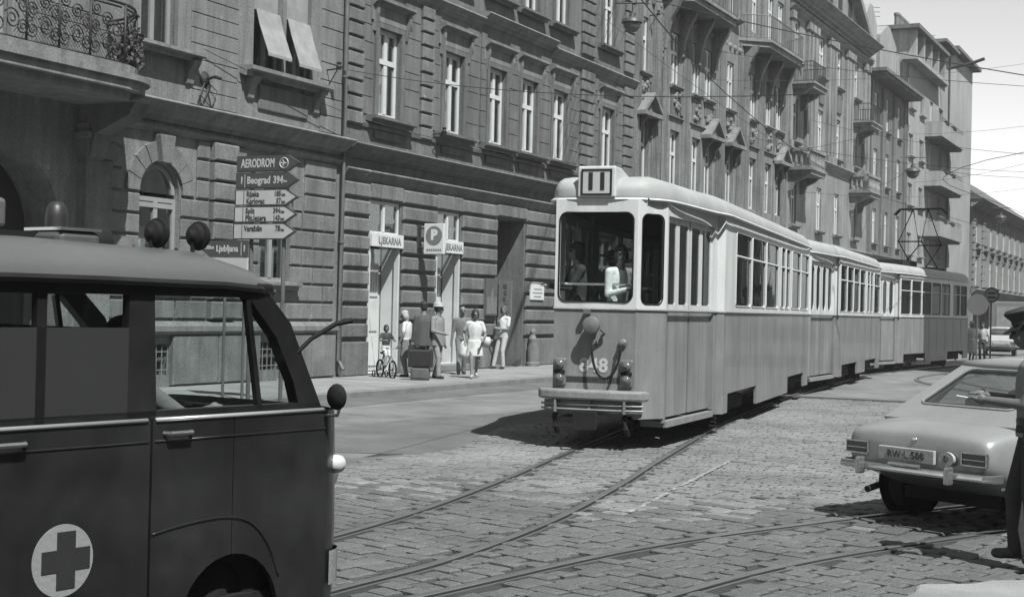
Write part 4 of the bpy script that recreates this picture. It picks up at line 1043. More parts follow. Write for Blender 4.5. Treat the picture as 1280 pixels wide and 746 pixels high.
    # panel seams on the lower side
    u = 3.2
    while u < L-1:
        sm = MB(); sm.box(hw-.004, hw+.006, u-.018, u+.018, .62, 1.74); b('panel_seam', sm, M_blue); u += 1.15
    # windows: rubber rim, panes, transom bars
    for res, A, B, hole in glassed:
        Q, N = res; gm = MB(); rim(gm, Q, N, .011 if hole is None else .009)
        w_ = b('window', gm, M_rub if hole is None or len(hole) < 7 else M_cream)
        g2 = MB(); fill(g2, Q, N); b('pane', g2, M_vglass if hole is None else M_tglass, w_)
        if hole and len(hole) >= 7:
            zt = 2.66; a_, b_ = Vector(A), Vector(B); bar = MB(); ax = (b_-a_).normalized(); w = (b_-a_).length
            bar.tube([a_+ax*.07+Vector((0,0,zt-BELT)), b_-ax*.07+Vector((0,0,zt-BELT))], .018, 4); b('transom', bar, M_cream, w_)
    # belt rail, gutter, roof
    full = [(p[0],p[1]) for p in right]+[mir(p) for p in reversed(right)]
    def ring(z, ins, L0=L):
        out = []
        for v_, u_ in full:
            k = max(0, 1-ins/1.1); uu_ = min(max(u_, ins*1.1), L-ins*1.1); out.append((v_*k, uu_, z))
        return out
    def simp(z, ins):   # smoothed outline for the roof
        o = [(he*.96,0),(.81,.33),(.89,1.0),(1.0,2.4),(hw+.02,2.95),(hw+.01,4.2),(hw+.01,L/2),(hw,L-1.0),(1.0,L-.5),(he+.16,L-.06),(he*.98,L)]
        o = o+[mir(p) for p in reversed(o)]
        for _ in range(2): o = [q for a_, b_ in zip(o, o[1:]+o[:1]) for q in ((a_[0]*.8+b_[0]*.2, a_[1]*.8+b_[1]*.2),(a_[0]*.2+b_[0]*.8, a_[1]*.2+b_[1]*.8))]
        k = max(0, 1-ins/1.1); return [(v_*k, min(max(u_, ins*1.2), L-ins*1.2), z) for v_, u_ in o]
    rf = MB(); rf.loft([simp(3.19,-.02), simp(3.25,-.025), simp(3.32,-.01), simp(3.39,.03), simp(3.45,.1), simp(3.49,.2), simp(3.52,.34), simp(3.54,.52), simp(3.55,.76), simp(3.555,1.05)], caps=True)
    b('roof', rf, M_roofc, smooth=True, fix=True)
    gt = MB(); gt.tube([(x*1.03,y,3.2) for x,y,z in simp(0,-.03)]+[simp(3.2,-.03)[0]], .022, 5, cap=False); b('gutter', gt, M_cream)
    bl = MB(); pts = [(v_*1.006,u_,BELT) for v_,u_ in full]; bl.tube(pts+[pts[0]], .02, 5, cap=False); b('belt_rail', bl, M_bump)
    # interior
    it = MB(); it.prism([(x*(.94 if abs(x) > 1 else .76),min(y,L-.1)) for x,y in full], lambda a,c_,t: (a,c_,t), .86, .94); b('floor', it, M_inn)
    it = MB(); it.prism([(x*.97,min(max(y,.06),L-.06)) for x,y in full], lambda a,c_,t: (a,c_,t), 3.12, 3.16); b('ceiling', it, M_inn)
    for k in range(int((L-6)/1.2)):
        for s_ in (-.75,.75):
            st = MB(); st.box(s_-.28,s_+.28,3.2+k*1.2,3.6+k*1.2,1.3,1.38); st.box(s_-.28,s_+.28,3.58+k*1.2,3.63+k*1.2,1.38,1.95); st.box(s_-.05,s_+.05,3.3+k*1.2,3.4+k*1.2,.94,1.3); b('seat', st, M_wood)
    for u_ in (1.6,L-1.2):
        for s_ in (-.5,.5): st = MB(); st.tube([(s_,u_,.9),(s_,u_,3.15)], .02, 6); b('pole', st, M_chrome)
    st = MB(); st.tube([(-he+.05,.14,2.12),(he-.05,.14,2.12)], .016, 6); b('window_rail', st, M_chrome)
    # underframe and wheels
    uf = MB(); uf.box(-.5,.5,.35,L-.35,.45,.85); uf.box(-.75,.75,2.9,L-2.9,.6,.86); b('underframe', uf, M_under)
    for uc in (4.6, L-2.7):
        ab = MB(); ab.box(-.9,.9,uc-.18,uc+.18,.3,.42); ab.box(-.95,-.8,uc-1.1,uc+1.1,.3,.5); ab.box(.8,.95,uc-1.1,uc+1.1,.3,.5)
        tk = b('truck', ab, M_under)
        for s_ in (-.62,.62):
            for du in (0,):
                wm = MB(); wm.lathe([(0,-.05),(.33,-.05),(.36,-.03),(.36,.05),(.39,.05),(.39,.07),(.28,.08),(.26,.05),(.1,.06),(0,.08)], (s_ if s_ > 0 else s_, uc+du, .4), 24, 'x'); b('wheel', wm, M_under, tk, smooth=True, angle=40)
        for k in range(4):
            lf = MB(); lf.box(.86,.95,uc-.6+.05*k,uc+.6-.05*k,.5+k*.03,.525+k*.03); b('leaf_spring', lf, M_under, tk)
    for u_ in (3.1,L-4.2):
        gd = MB(); gd.box(.6,1.0,u_-.02,u_+.02,.12,.36)
        for k in range(4): gd.box(.62,1.02,u_-.05,u_-.02,.14+k*.055,.165+k*.055)
        b('lifeguard', gd, M_under)
    # bumpers at both ends
    for (u_, sg) in ((0,-1),(L,1)):
        bp = MB(); o = []
        for k in range(11):
            a = -1+.2*k; o.append((a*.68, u_+sg*(.22-.12*abs(a)**3)))
        poly = o+[(.74,u_-sg*.02),(-.74,u_-sg*.02)]
        bp.prism(poly, lambda a,c_,t: (a,c_,t), .65, .78); bo = b('bumper', bp, M_bump, bevel=.03)
        for zz in (.53,.59):
            bp = MB(); bp.tube([(p[0]*.98,p[1]-sg*.05,zz) for p in o], .014, 5); b('bumper_bar', bp, M_blue, bo)
        bp = MB(); bp.prism([(x_*.94,y_-sg*.08) for x_,y_ in o]+[(.64,u_),(-.64,u_)], lambda a,c_,t: (a,c_,t), .5, .64); b('bumper_board', bp, M_bump, bo)
        for a in (-.45,0,.45): bp = MB(); bp.box(a-.015,a+.015,min(u_+sg*.17,u_+sg*.1),max(u_+sg*.17,u_+sg*.1),.49,.65); b('bumper_bracket', bp, M_blue, bo)
        cp = MB(); cp.tube([(0,u_,.45),(0,u_+sg*.35,.42)], .06, 8); cp.box(-.14,.14,min(u_+sg*.3,u_+sg*.42),max(u_+sg*.3,u_+sg*.42),.3,.52); b('coupler', cp, M_under)
        for a in (-.5,.42): hs = MB(); hs.tube([(a,u_+sg*-.1,.5),(a,u_+sg*.04,.42),(a+.04,u_+sg*.08,.3),(a+.05,u_+sg*.02,.22)], .035, 7); b('hose', hs, M_under)
    # tail lamps in upright frames, headlamp and jumper cable on the near end
    for s_ in (-.44,.44):
        lp = MB(); lp.box(s_-.085,s_+.085,-.045,.0,.82,1.17); fr = b('lamp_frame', lp, M_lampm, bevel=.03)
        for z_ in (.905,1.085):
            lp = MB(); lp.lathe([(.068,-.045),(.066,-.06),(.045,-.085),(0,-.1)], (s_,0,z_), 14, 'y'); b('tail_lamp', lp, M_lens, fr, smooth=True)
        lp = MB(); lp.box(s_-.075,s_+.075,-.055,-.045,.975,1.015); b('reflector', lp, M_under, fr)
    hl = MB(); hl.lathe([(0,-.2),(.09,-.195),(.108,-.185),(.11,-.16),(.095,-.15),(.1,-.08),(.07,-.02),(.05,0)], (-.0,0,1.6), 18, 'y'); h_ = b('headlamp', hl, M_lampm, smooth=True, angle=50)
    hl = MB(); hl.box(-.12,-.05,-.12,.0,1.74,1.8); b('lamp_bracket', hl, M_lampm, h_); hl = MB(); hl.tube([(.11,-.12,1.55),(.16,-.06,1.5),(.1,-.02,1.46)], .02, 5); b('lamp_bracket', hl, M_lampm, h_)
    cb = MB(); P = []  # hangs from the socket below the headlamp
    for k in range(17):
        a = math.pi*(k/16); P.append((-.0+.19-.19*math.cos(a)-.0, -.1-.05*math.sin(a), 1.36-.43*math.sin(a)))
    cb.tube(P, .017, 6); cb2 = b('jumper_cable', cb, M_rub, smooth=True)
    sk_ = MB(); sk_.lathe([(0,-.1),(.03,-.095),(.036,-.04),(.055,-.03),(.055,0)], (.38,0,1.38), 12, 'y'); b('cable_socket', sk_, M_lampm); sk_ = MB(); sk_.lathe([(0,-.1),(.035,-.1),(.045,0)], (0,0,1.38), 10, 'y'); b('cable_socket', sk_, M_lampm)
    if number: text(number, .24, M @ frameM((.0,-.003,1.08), (1,0,0), (0,0,1), (0,-1,0)), mat('number_paint', .5, .6), T, .008)
    if route:
        rb = MB(); rb.box(-.25,.25,-.04,.3,3.22,3.62); rx = b('route_box', rb, M_cream, bevel=.02)
        wd = MB(); wd.prism([(.3,3.6),(1.1,3.46),(1.1,3.4),(.3,3.4)], lambda a,c_,t: (t,a,c_), -.25, .25); b('box_fairing', wd, M_cream, rx)
        rb = MB(); rb.box(-.18,.18,-.052,-.038,3.27,3.56); b('route_plate', rb, mat('route_white', .5, .5), rx)
        rb = MB()
        for (a0,a1,b0,b1) in ((-.2,.2,3.56,3.58),(-.2,.2,3.25,3.27),(-.2,-.18,3.27,3.56),(.18,.2,3.27,3.56)): rb.box(a0,a1,-.06,-.036,b0,b1)
        b('plate_frame', rb, M_under, rx)
        text(route, .29, M @ frameM((0,-.056,3.415), (1,0,0), (0,0,1), (0,-1,0)), M_ink, rx, .012)
    if panto:
        pg = MB(); pg.box(-.7,.7,8.6,10.4,3.5,3.6); b('pantograph_base', pg, M_under); pg = MB(); pg.box(-.5,.5,5.4,7.2,3.5,3.75); b('roof_gear', pg, M_under)
        pg = MB()
        for s_ in (-.45,.45):
            pg.tube([(s_,8.7,3.62),(s_*.9,10.9,4.5),(s_*.6,9.5,5.75)], .024, 6); pg.tube([(s_,10.3,3.62),(s_*.9,8.1,4.5),(s_*.6,9.5,5.75)], .024, 6)
        pg.tube([(-.45,10.9,4.5),(.45,10.9,4.5)], .025, 5); pg.tube([(-.45,8.1,4.5),(.45,8.1,4.5)], .025, 5)
        pb = b('pantograph', pg, M_under); pg = MB(); pg.tube([(-.95,9.4,5.55),(-.75,9.4,5.76),(.75,9.4,5.76),(.95,9.4,5.55)], .024, 6); pg.tube([(-.95,9.6,5.55),(-.75,9.6,5.76),(.75,9.6,5.76),(.95,9.6,5.55)], .035, 6); b('contact_shoe', pg, M_under, pb)
    return T, M
tramA, MA = tram('cream topped tram trailer 848 with route number 11 on its roof, nearest of the three', (-7.135,16.68), R(7.8), 13.9, 'square', '848', '11', groups=((3.95,8.5,3),(8.75,10.05,2),(10.25,12.95,2)))
tramB, MB_ = tram('second tram trailer in the train, coupled behind the one with the route box', (-9.02,31.0), R(5.2), 11.7, 'arch', None, None, groups=((3.0,7.6,4),(7.9,9.2,2),(9.4,10.8,1)))
tramC, MC_ = tram('motor tram at the head of the train with a raised pantograph, half in shade', (-10.55,43.6), R(-4.1), 13.2, 'arch', None, None, panto=True, groups=((3.0,9.6,5),(10.0,12.2,2)))

# ------------------------------------------------------------------ ambulance van
VO = (-5.0,6.43); VTH = -math.atan2(.165,.986)
van = thing('ambulance_van', 'dark ambulance van with a pale disc and cross on its side, filling the left foreground', 'van', (VO[0],VO[1],0), VTH)
VM = WM[van.name]
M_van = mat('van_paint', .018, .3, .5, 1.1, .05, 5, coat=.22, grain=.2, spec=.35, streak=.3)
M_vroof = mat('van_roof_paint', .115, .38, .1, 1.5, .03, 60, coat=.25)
M_frost = mat('frosted_pane', .032, .5, .12, 2, .05, 50)
M_seat = mat('seat_vinyl', .05, .6, .2, 4, .1, 40)
def vb(name, mb, mats, par=None, **k): return build(name, mb, mats, par or van, VM, **k)
# local frame: x = right, y = forward (0 at the front corner), z up
HWV, VB = .8, 1.225
def vprof(poly, v0, v1, mb=None): 
    mb = mb or MB(); mb.prism(poly, lambda a,b,t: (t,a,b), v0, v1); return mb
arch = [(-.66+.32*math.cos(R(a)), .23+.32*math.sin(R(a))) for a in range(0,181,12)]
arch2 = [(-2.95+.34*math.cos(R(a)), .25+.34*math.sin(R(a))) for a in range(0,181,12)]
for s_ in (1,-1):
    v0, v1 = (HWV-.03,HWV) if s_ == 1 else (-HWV,-HWV+.03)
    vb('cab_side', vprof([(0,VB),(0,.2),(-.32,.22)]+arch[:8]+[(-.66,.55),(-.66,VB)], v0, v1), M_van)
    vb('door_lower', vprof([(-.665,VB),(-.665,.55)]+arch[8:]+[(-1.0,.22),(-1.165,.22),(-1.165,VB)], v0, v1), M_van)
    vb('load_side', vprof([(-1.18,VB),(-1.18,.22),(-2.57,.22)]+arch2+[(-3.33,.22),(-3.7,.22),(-3.7,VB)], v0, v1), M_van)
# pressed swage around the wheel arch and creases
for P in ([(p_.x,p_.y) for p_ in spline([(-1.16,.70),(-.98,.725),(-.72,.735),(-.54,.69),(-.41,.56),(-.34,.4)], 5)],):
    m = MB(); m.tube([(HWV+.001,a,b) for a,b in P], .008, 5); vb('swage_line', m, M_van, smooth=True)
for (a,b,z) in ((-2.3,-1.19,1.13),(-1.155,-.02,1.13)):
    m = MB(); m.tube([(HWV+.001,a,z),(HWV+.001,b,z)], .006, 5); vb('swage_line', m, M_van, smooth=True)
for (a,b) in ((-3.6,-1.2),(-1.15,-.03)):
    m = MB(); m.tube([(HWV,a,VB+.004),(HWV,b,VB+.004)], .011, 8); vb('chrome_strip', m, mat('bright_trim', .45, .3, .05, 3, 0, 60, metal=.3), smooth=True)
# front skin in plan curve
cur = [(HWV,0.0),(HWV-.02,.07),(HWV-.08,.15),(.55,.23),(.25,.27),(0,.28)]; cur = cur+[(-a,b) for a,b in reversed(cur[:-1])]
rings = []
for z, k in ((.2,.93),(.3,1.0),(.6,1.03),(.9,1.0),(VB,.9)): rings.append([(a,b*k,z) for a,b in cur])
m = MB(); m.loft(rings, close=False, caps=False); vb('front_panel', m, M_van, smooth=True)
m = MB(); m.box(-.72,.72,-3.68,.0,.22,.32); m.box(-.6,.6,-3.6,-.1,.3,.72); vb('chassis', m, M_under)
m = MB(); m.box(-.78,.78,-3.72,-3.68,.25,1.85); vb('rear_panel', m, M_van)
# headlamp, indicator, bumper
for s_ in (1,-1):
    m = MB(); m.lathe([(.0,.06),(.07,.055),(.1,.03),(.115,.0),(.115,-.05)], (s_*.52,.26,.86), 18, 'y'); h_ = vb('headlamp', m, M_chrome, smooth=True, angle=40)
    m = MB(); m.lathe([(.0,.075),(.05,.07),(.09,.04)], (s_*.52,.262,.86), 16, 'y'); vb('lens', m, M_lensw, h_, smooth=True)
    m = MB(); m.lathe([(0,.05),(.03,.045),(.048,.02),(.05,-.02),(.03,-.05),(0,-.06)], (s_*.76,.12,.93), 12, 'y'); vb('indicator', m, M_lensw, smooth=True)
m = MB(); m.loft([[(a*1.005,b+.03,z) for a,b in cur] for z in (.3,.36,.44,.48)], close=False, caps=False); vb('bumper', m, M_bump, smooth=True)
# pillars and side window frames
def pill(name, poly, s_=1, t=.05, mt=None):
    v0, v1 = (HWV-t-.02,HWV-.02) if s_ == 1 else (-HWV+.02,-HWV+t+.02)
    return vb(name, vprof(poly, v0, v1), mt or M_van)
for s_ in (1,-1):
    pill('windscreen_pillar', [(-.02,VB),(-.10,1.37),(-.27,1.68),(-.42,1.82),(-.52,1.87),(-.66,1.87),(-.56,1.8),(-.37,1.61),(-.24,1.38),(-.2,1.26),(-.2,VB)], s_, .07)
    pill('vent_bar', [(-.455,VB+.02),(-.485,VB+.02),(-.585,1.8),(-.555,1.8)], s_, .03)
    pill('door_pillar', [(-1.13,VB),(-1.3,VB),(-1.3,1.87),(-1.16,1.87)], s_)
    pill('roof_header', [(-.55,1.805),(-.6,1.87),(-3.7,1.87),(-3.7,1.805)], s_, .055)
    pill('belt_frame', [(-.02,VB-.001),(-3.7,VB-.001),(-3.7,VB+.045),(-.05,VB+.045)], s_, .06)
    if s_ == -1: pill('far_blank', [(-1.3,1.6),(-1.5,1.6),(-1.5,1.81),(-1.3,1.81)], s_); pill('far_blank', [(-1.74,1.6),(-2.6,1.6),(-2.6,1.81),(-1.74,1.81)], s_)
    pill('window_bar', [(-1.74,VB),(-1.79,VB),(-1.79,1.81),(-1.74,1.81)], s_, .04)
    pill('rear_pillar', [(-2.55,VB),(-2.75,VB),(-2.75,1.81),(-2.55,1.81)], s_)
    pill('rear_quarter', [(-2.8,VB),(-3.7,VB),(-3.7,1.81),(-2.8,1.81)], s_)
    pill('frosted_window', [(-1.3,VB+.03),(-2.56,VB+.03),(-2.56,1.655),(-1.3,1.655)], s_, .008, M_frost)
    v = s_*(HWV-.04)
    m = MB(); m.add([(v,-1.3,1.655),(v,-2.55,1.655),(v,-2.55,1.81),(v,-1.3,1.81)], [(0,1,2,3)]); vb('upper_pane', m, M_vglass)
    m = MB(); m.add([(v,-.46,VB+.03),(v,-1.14,VB+.03),(v,-1.16,1.81),(v,-.57,1.81)], [(0,1,2,3)]); vb('door_window', m, M_vglass)
    m = MB(); m.add([(v,-.2,VB+.03),(v,-.47,VB+.03),(v,-.58,1.8),(v,-.37,1.61),(v,-.24,1.38)], [(0,1,2,3,4)]); vb('vent_window', m, M_vglass)
m = MB(); m.box(-.72,.72,-1.36,-1.33,.3,1.65); vb('bulkhead', m, M_under)
m = MB(); m.loft([[(-.74,-.02,VB+.01),(-.4,.12,VB+.01),(0,.16,VB+.01),(.4,.12,VB+.01),(.74,-.02,VB+.01)],[(-.7,-.45,1.83),(-.4,-.36,1.84),(0,-.33,1.845),(.4,-.36,1.84),(.7,-.45,1.83)]], close=False, caps=False); vb('windscreen', m, M_vglass)
# roof
rg = []
for y_, h_, w_, z_ in ((-3.74,.06,.76,1.84),(-3.68,.14,.79,1.86),(-3.2,.185,.8,1.865),(-1.6,.2,.8,1.865),(-.8,.185,.8,1.86),(-.55,.13,.79,1.855),(-.4,.06,.76,1.845),(-.33,.01,.72,1.84)):
    ring_ = []
    for k in range(15):
        a = math.pi*k/14; ca, sa = math.cos(a), math.sin(a); ring_.append((w_*math.copysign(abs(ca)**.55,ca), y_+(.1*sa if y_ > -1 else 0), z_+h_*abs(sa)**.8))
    rg.append(ring_)
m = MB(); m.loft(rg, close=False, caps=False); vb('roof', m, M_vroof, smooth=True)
for s_ in (1,-1):
    m = MB(); m.tube([(s_*.815,-3.7,1.862),(s_*.815,-1.5,1.868),(s_*.81,-.75,1.862),(s_*.79,-.5,1.85),(s_*.75,-.38,1.835)], .02, 6); vb('rain_gutter', m, M_van)
m = MB(); m.box(.55,.8,-.52,-.4,1.83,1.88); vb('roof_corner_cap', m, M_van, bevel=.02)
# emblem: pale disc with a dark cross
m = MB(); m.prism([(-1.645+.158*math.cos(2*math.pi*k/40), .645+.158*math.sin(2*math.pi*k/40)) for k in range(40)], lambda a,b,t: (t,a,b), HWV, HWV+.003); em = vb('emblem_disc', m, mat('emblem_white', .3, .5, .1))
m = MB(); a_, b_ = .125, .048; P = [(-b_,a_),(-b_,b_),(-a_,b_),(-a_,-b_),(-b_,-b_),(-b_,-a_),(b_,-a_),(b_,-b_),(a_,-b_),(a_,b_),(b_,b_),(b_,a_)]
m.prism([(-1.63+x,.645+y) for x,y in P], lambda a,b,t: (t,a,b), HWV+.002, HWV+.006); vb('cross', m, mat('cross_paint', .03, .5), em)
# handles, mirror, wheel
for y_ in (-1.02,-1.93):
    m = MB(); m.tube([(HWV,y_-.08,1.165),(HWV+.035,y_-.07,1.165),(HWV+.035,y_+.06,1.165),(HWV,y_+.08,1.165)], .012, 6); vb('door_handle', m, M_chrome)
m = MB(); m.tube([(HWV-.02,-.03,1.2),(HWV+.07,.0,1.2),(HWV+.09,.0,1.26)], .01, 6); mr_ = vb('mirror_arm', m, M_chrome)
m = MB(); m.lathe([(0,-.03),(.045,-.026),(.066,-.008),(.07,.0),(.0,.004)], (HWV+.09,-.03,1.3), 16, 'y'); vb('mirror', m, M_rub, mr_, smooth=True)
m = MB(); m.tube([(.62,-.05,VB+.06),(.66,-.12,1.36),(.6,-.2,1.5)], .012, 5); vb('wiper', m, M_rub)
m = MB(); m.tube([(.76,-.24,1.5),(.8,-.14,1.6),(.86,-.02,1.68),(.9,.06,1.7)], .02, 6, rad=[.012,.012,.014,.017]); vb('mirror_bracket', m, M_rub)
for y_ in (-.66,-2.95):
    for s_ in (.62,-.62):
        m = MB(); m.lathe([(.0,-.02),(.16,-.02),(.18,.06),(.24,.09),(.3,.085),(.325,.04),(.325,-.08),(.2,-.1),(0,-.1)], (s_,y_,.325), 26, 'x'); w_ = vb('wheel', m, M_rub, smooth=True, angle=40)
        m = MB(); m.lathe([(.17,.05),(.15,.02),(.08,.06),(0,.07)], (s_,y_,.325), 18, 'x'); vb('hub_cap', m, M_under, w_, smooth=True)
# cab: dash, wheel, seat
m = MB(); m.prism([(.08,1.2),(-.28,1.22),(-.3,1.1),(-.22,.9),(.1,.9)], lambda a,b,t: (t,a,b), -.73, .73); vb('dashboard', m, M_under)
m = MB(); m.tube([(-.38+.2*math.cos(2*math.pi*k/20),-.42+.1*math.sin(2*math.pi*k/20),1.27+.16*math.sin(2*math.pi*k/20)*.9) for k in range(21)], .014, 6, cap=False); m.tube([(-.38,-.42,1.27),(-.38,-.2,1.05)], .018, 6); vb('steering_wheel', m, M_rub)
for s_ in (-.38,.38):
    m = MB(); m.box(s_-.27,s_+.27,-1.15,-.65,.72,.86); m.prism([(-1.1,.84),(-1.22,.84),(-1.3,1.42),(-1.2,1.42)], lambda a,b,t: (t,a,b), s_-.25, s_+.25); vb('seat', m, M_seat, bevel=.03)
# roof gear: siren, dome beacon, forward lamps
m = MB(); m.box(.16,.44,-1.44,-1.2,2.0,2.1); sr = vb('siren_box', m, mat('siren_grey', .1, .45), bevel=.03)
m = MB(); m.box(.165,.445,-1.435,-1.205,2.098,2.112); vb('siren_lid', m, M_chrome, sr)
m = MB(); m.lathe([(0,0),(.05,0),(.07,.03),(.075,.08),(.07,.12),(0,.13)], (.32,-1.21,2.05), 18, 'y'); vb('siren_horn', m, M_rub, sr, smooth=True, angle=40)
m = MB(); m.lathe([(.05,0),(.053,.02),(.053,.06),(.046,.1),(.028,.125),(0,.132)], (.28,-1.34,2.11), 20); vb('beacon_dome', m, mat('beacon_glass', .03, .45, .1, 5, 0, 60), sr, smooth=True)
for y_, x_, r_ in ((-.8,.35,.062),(-.53,.35,.062)):
    m = MB(); m.tube([(x_,y_-.03,1.97),(x_,y_-.03,2.1)], .012, 6); m.tube([(x_-.04,y_-.03,1.99),(x_-.05,y_-.1,2.05)], .008, 5); lm = vb('roof_lamp', m, M_rub)
    m = MB(); m.lathe([(0,-.06),(.02,-.058),(.03,-.04),(.055,-.03),(r_,-.005),(r_+.014,.0),(r_+.014,.018),(r_,.02),(r_-.004,.04),(.04,.05),(0,.05)], (x_,y_,2.12), 18, 'y'); vb('lamp_shell', m, M_rub, lm, smooth=True, angle=40)
m = MB(); m.prism([(-1.95,2.04),(-1.5,2.04),(-1.45,2.09),(-1.95,2.09)], lambda a,b,t: (t,a,b), -.35, .3); vb('roof_bar', m, M_rub)
m = MB(); m.box(.2,.24,-1.66,-1.58,2.1,2.24); vb('roof_plate', m, mat('plate_grey', .12, .5), bevel=.02)

# ------------------------------------------------------------------ coupe on the right
CO = (-2.28,12.2); CTH = -math.atan2(.477,.879)
M_car = mat('silver_grey_paint', .31, .36, .12, 1.5, .03, 60, coat=.4, grain=.08, metal=.2)
M_cglass = glass('car_glass', .7, .16)
def coupe(label, O, th, plate_txt=None, paint=None, group=None):
    paint = paint or M_car
    T = thing('coupe_car', label, 'car', (O[0],O[1],0), th, group); M = WM[T.name]
    def b(name, mb, mats, par=None, **k): return build(name, mb, mats, par or T, M, **k)
    st = [(-.01,.62,.5,.72,.0),(.0,.71,.47,.79,.01),(.05,.75,.44,.835,.02),(.25,.775,.4,.865,.03),(.5,.785,.3,.9,.035),(.8,.785,.25,.91,.035),(1.4,.785,.22,.925,.03),(2.4,.785,.22,.93,.03),(2.9,.78,.22,.91,.04),(3.5,.77,.25,.86,.05),(3.95,.74,.35,.8,.03),(4.08,.66,.42,.7,.0)]
    rg = []
    for y_, w, zb, zt, cr in st:
        h = [(0,zb),(w*.55,zb),(w*.9,zb+.02),(w*.985,zb+.12),(w,zb+(zt-zb)*.5),(w*.985,zt-.09),(w*.95,zt-.03),(w*.85,zt),(w*.45,zt+cr*.8),(0,zt+cr)]
        rg.append([(x,y_,z) for x,z in h]+[(-x,y_,z) for x,z in reversed(h[1:-1])])
    m = MB(); m.loft(rg); b('body', m, paint, smooth=True, fix=True, sub=2)
    # cabin: roof shell and pillars with real window openings
    cab = MB(); z0 = .9
    base = {'rl':(-.69,.42,z0),'rr':(.69,.42,z0),'fr':(.7,2.85,z0),'fl':(-.7,2.85,z0)}; top = {'rl':(-.56,1.34,1.36),'rr':(.56,1.34,1.36),'fr':(.57,2.2,1.385),'fl':(-.57,2.2,1.385)}
    q1 = plate(cab, base['rl'], base['rr'], top['rr'], top['rl'], (.12,.88,.26,.92,.09), .03)
    q2 = plate(cab, base['rr'], base['fr'], top['fr'], top['rr'], (.22,.93,.1,.9,.05), .03)
    q3 = plate(cab, base['fl'], base['rl'], top['rl'], top['fl'], (.07,.78,.1,.9,.05), .03)
    q4 = plate(cab, base['fr'], base['fl'], top['fl'], top['fr'], (.07,.93,.1,.93,.06), .03)
    b('cabin', cab, paint, bevel=.012)
    rf = MB()
    def rr_(z, k, kk=0): return [(-.565*k,1.33+kk,z),(-.3*k,1.30+kk,z+.01),(.3*k,1.30+kk,z+.01),(.565*k,1.33+kk,z),(.58*k,1.75,z+.012),(.575*k,2.21-kk,z+.005),(.3*k,2.26-kk,z+.012),(-.3*k,2.26-kk,z+.012),(-.575*k,2.21-kk,z+.005),(-.58*k,1.75,z+.012)]
    rf.loft([rr_(1.335,1.0), rr_(1.37,1.0), rr_(1.4,.93,.05), rr_(1.42,.7,.14), rr_(1.427,.35,.3)]); b('roof', rf, paint, smooth=True)
    for nm, q in (('rear_window',q1),('side_window',q2),('side_window',q3),('windscreen',q4)):
        g = MB(); rim(g, *q, .012); w_ = b(nm, g, M_bump); g = MB(); fill(g, *q); b('pane', g, M_cglass, w_)
    m = MB(); m.box(-.62,.62,1.45,1.6,.6,1.05); m.box(-.62,.62,.9,1.4,.84,.9); b('rear_seat', m, M_seat, bevel=.05)
    for s_ in (-.35,.35): m = MB(); m.box(s_-.22,s_+.22,2.0,2.15,.6,1.12); b('front_seat', m, M_seat, bevel=.05)
    m = MB(); m.tube([(-.37+.18*math.cos(2*math.pi*k/18),2.62,.98+.18*math.sin(2*math.pi*k/18)) for k in range(19)], .014, 5, cap=False); b('steering_wheel', m, M_rub)
    # rear bumper, overriders, lamps, plate
    P = [(-.785,.12),(-.78,-.0),(-.73,-.06),(-.4,-.1),(0,-.11),(.4,-.1),(.73,-.06),(.78,-.0),(.785,.12)]
    rg = [[(x,y-.0,.475),(x*1.005,y-.022,.487),(x*1.008,y-.026,.508),(x*1.005,y-.016,.535),(x*.985,y+.02,.54),(x*.985,y+.02,.475)] for x,y in P]
    m = MB(); m.loft(rg); bp = b('rear_bumper', m, M_chrome, smooth=True, angle=40)
    for s_ in (-.46,.46): m = MB(); m.box(s_-.022,s_+.022,-.19,-.1,.44,.585); b('overrider', m, M_chrome, bp, bevel=.015)
    m = MB(); m.box(-.15,.15,-.17,-.1,.545,.57); b('plate_lamp', m, M_chrome, bp, bevel=.01)
    for s_ in (-1,1):
        m = MB(); m.box(min(s_*.49,s_*.72),max(s_*.49,s_*.72),-.018,.06,.605,.7); lf = b('tail_lamp', m, M_lens, bevel=.012)
        m = MB(); x0_, x1_ = min(s_*.48,s_*.73), max(s_*.48,s_*.73)
        for (a,c_,e,f_) in ((x0_,x1_,.697,.709),(x0_,x1_,.596,.608),(x0_,x0_+.012,.6,.705),(x1_-.012,x1_,.6,.705)): m.box(a,c_,-.022,.0,e,f_)
        b('lamp_rim', m, M_chrome, lf)
        m = MB(); m.box(x0_+.02,x1_-.02,-.022,-.017,.645,.652); b('lamp_rib', m, M_chrome, lf)
    m = MB(); m.box(-.34,.24,-.055,-.02,.575,.69); pl = b('number_plate', m, mat('plate_white', .42, .5, .08), bevel=.006)
    m = MB(); m.prism([(.36+.075*math.cos(2*math.pi*k/20),.635+.058*math.sin(2*math.pi*k/20)) for k in range(20)], lambda a,c_,t: (a,t,c_), -.05, -.02); ov = b('country_oval', m, MATS['plate_white'])
    if plate_txt:
        text(plate_txt, .088, M @ frameM((-.05,-.058,.632), (1,0,0), (0,0,1), (0,-1,0)), mat('plate_ink', .06, .6), pl, .0005, sx=1.0)
        text('D', .07, M @ frameM((.36,-.053,.635), (1,0,0), (0,0,1), (0,-1,0)), MATS['plate_ink'], ov, .0)
    m = MB(); m.lathe([(0,-.02),(.02,-.018),(.025,0)], (-.0,-.0,.76), 10, 'y'); b('boot_lock', m, M_chrome)
    m = MB(); m.tube([(-.45,.1,.33),(-.45,-.06,.3)], .03, 8); b('exhaust_pipe', m, M_under)
    m = MB(); m.box(-.5,.5,.5,3.8,.2,.32); b('underbody', m, M_under)
    m = MB(); m.box(.785,.797,.1,3.3,.42,.44); b('side_strip', m, M_chrome)
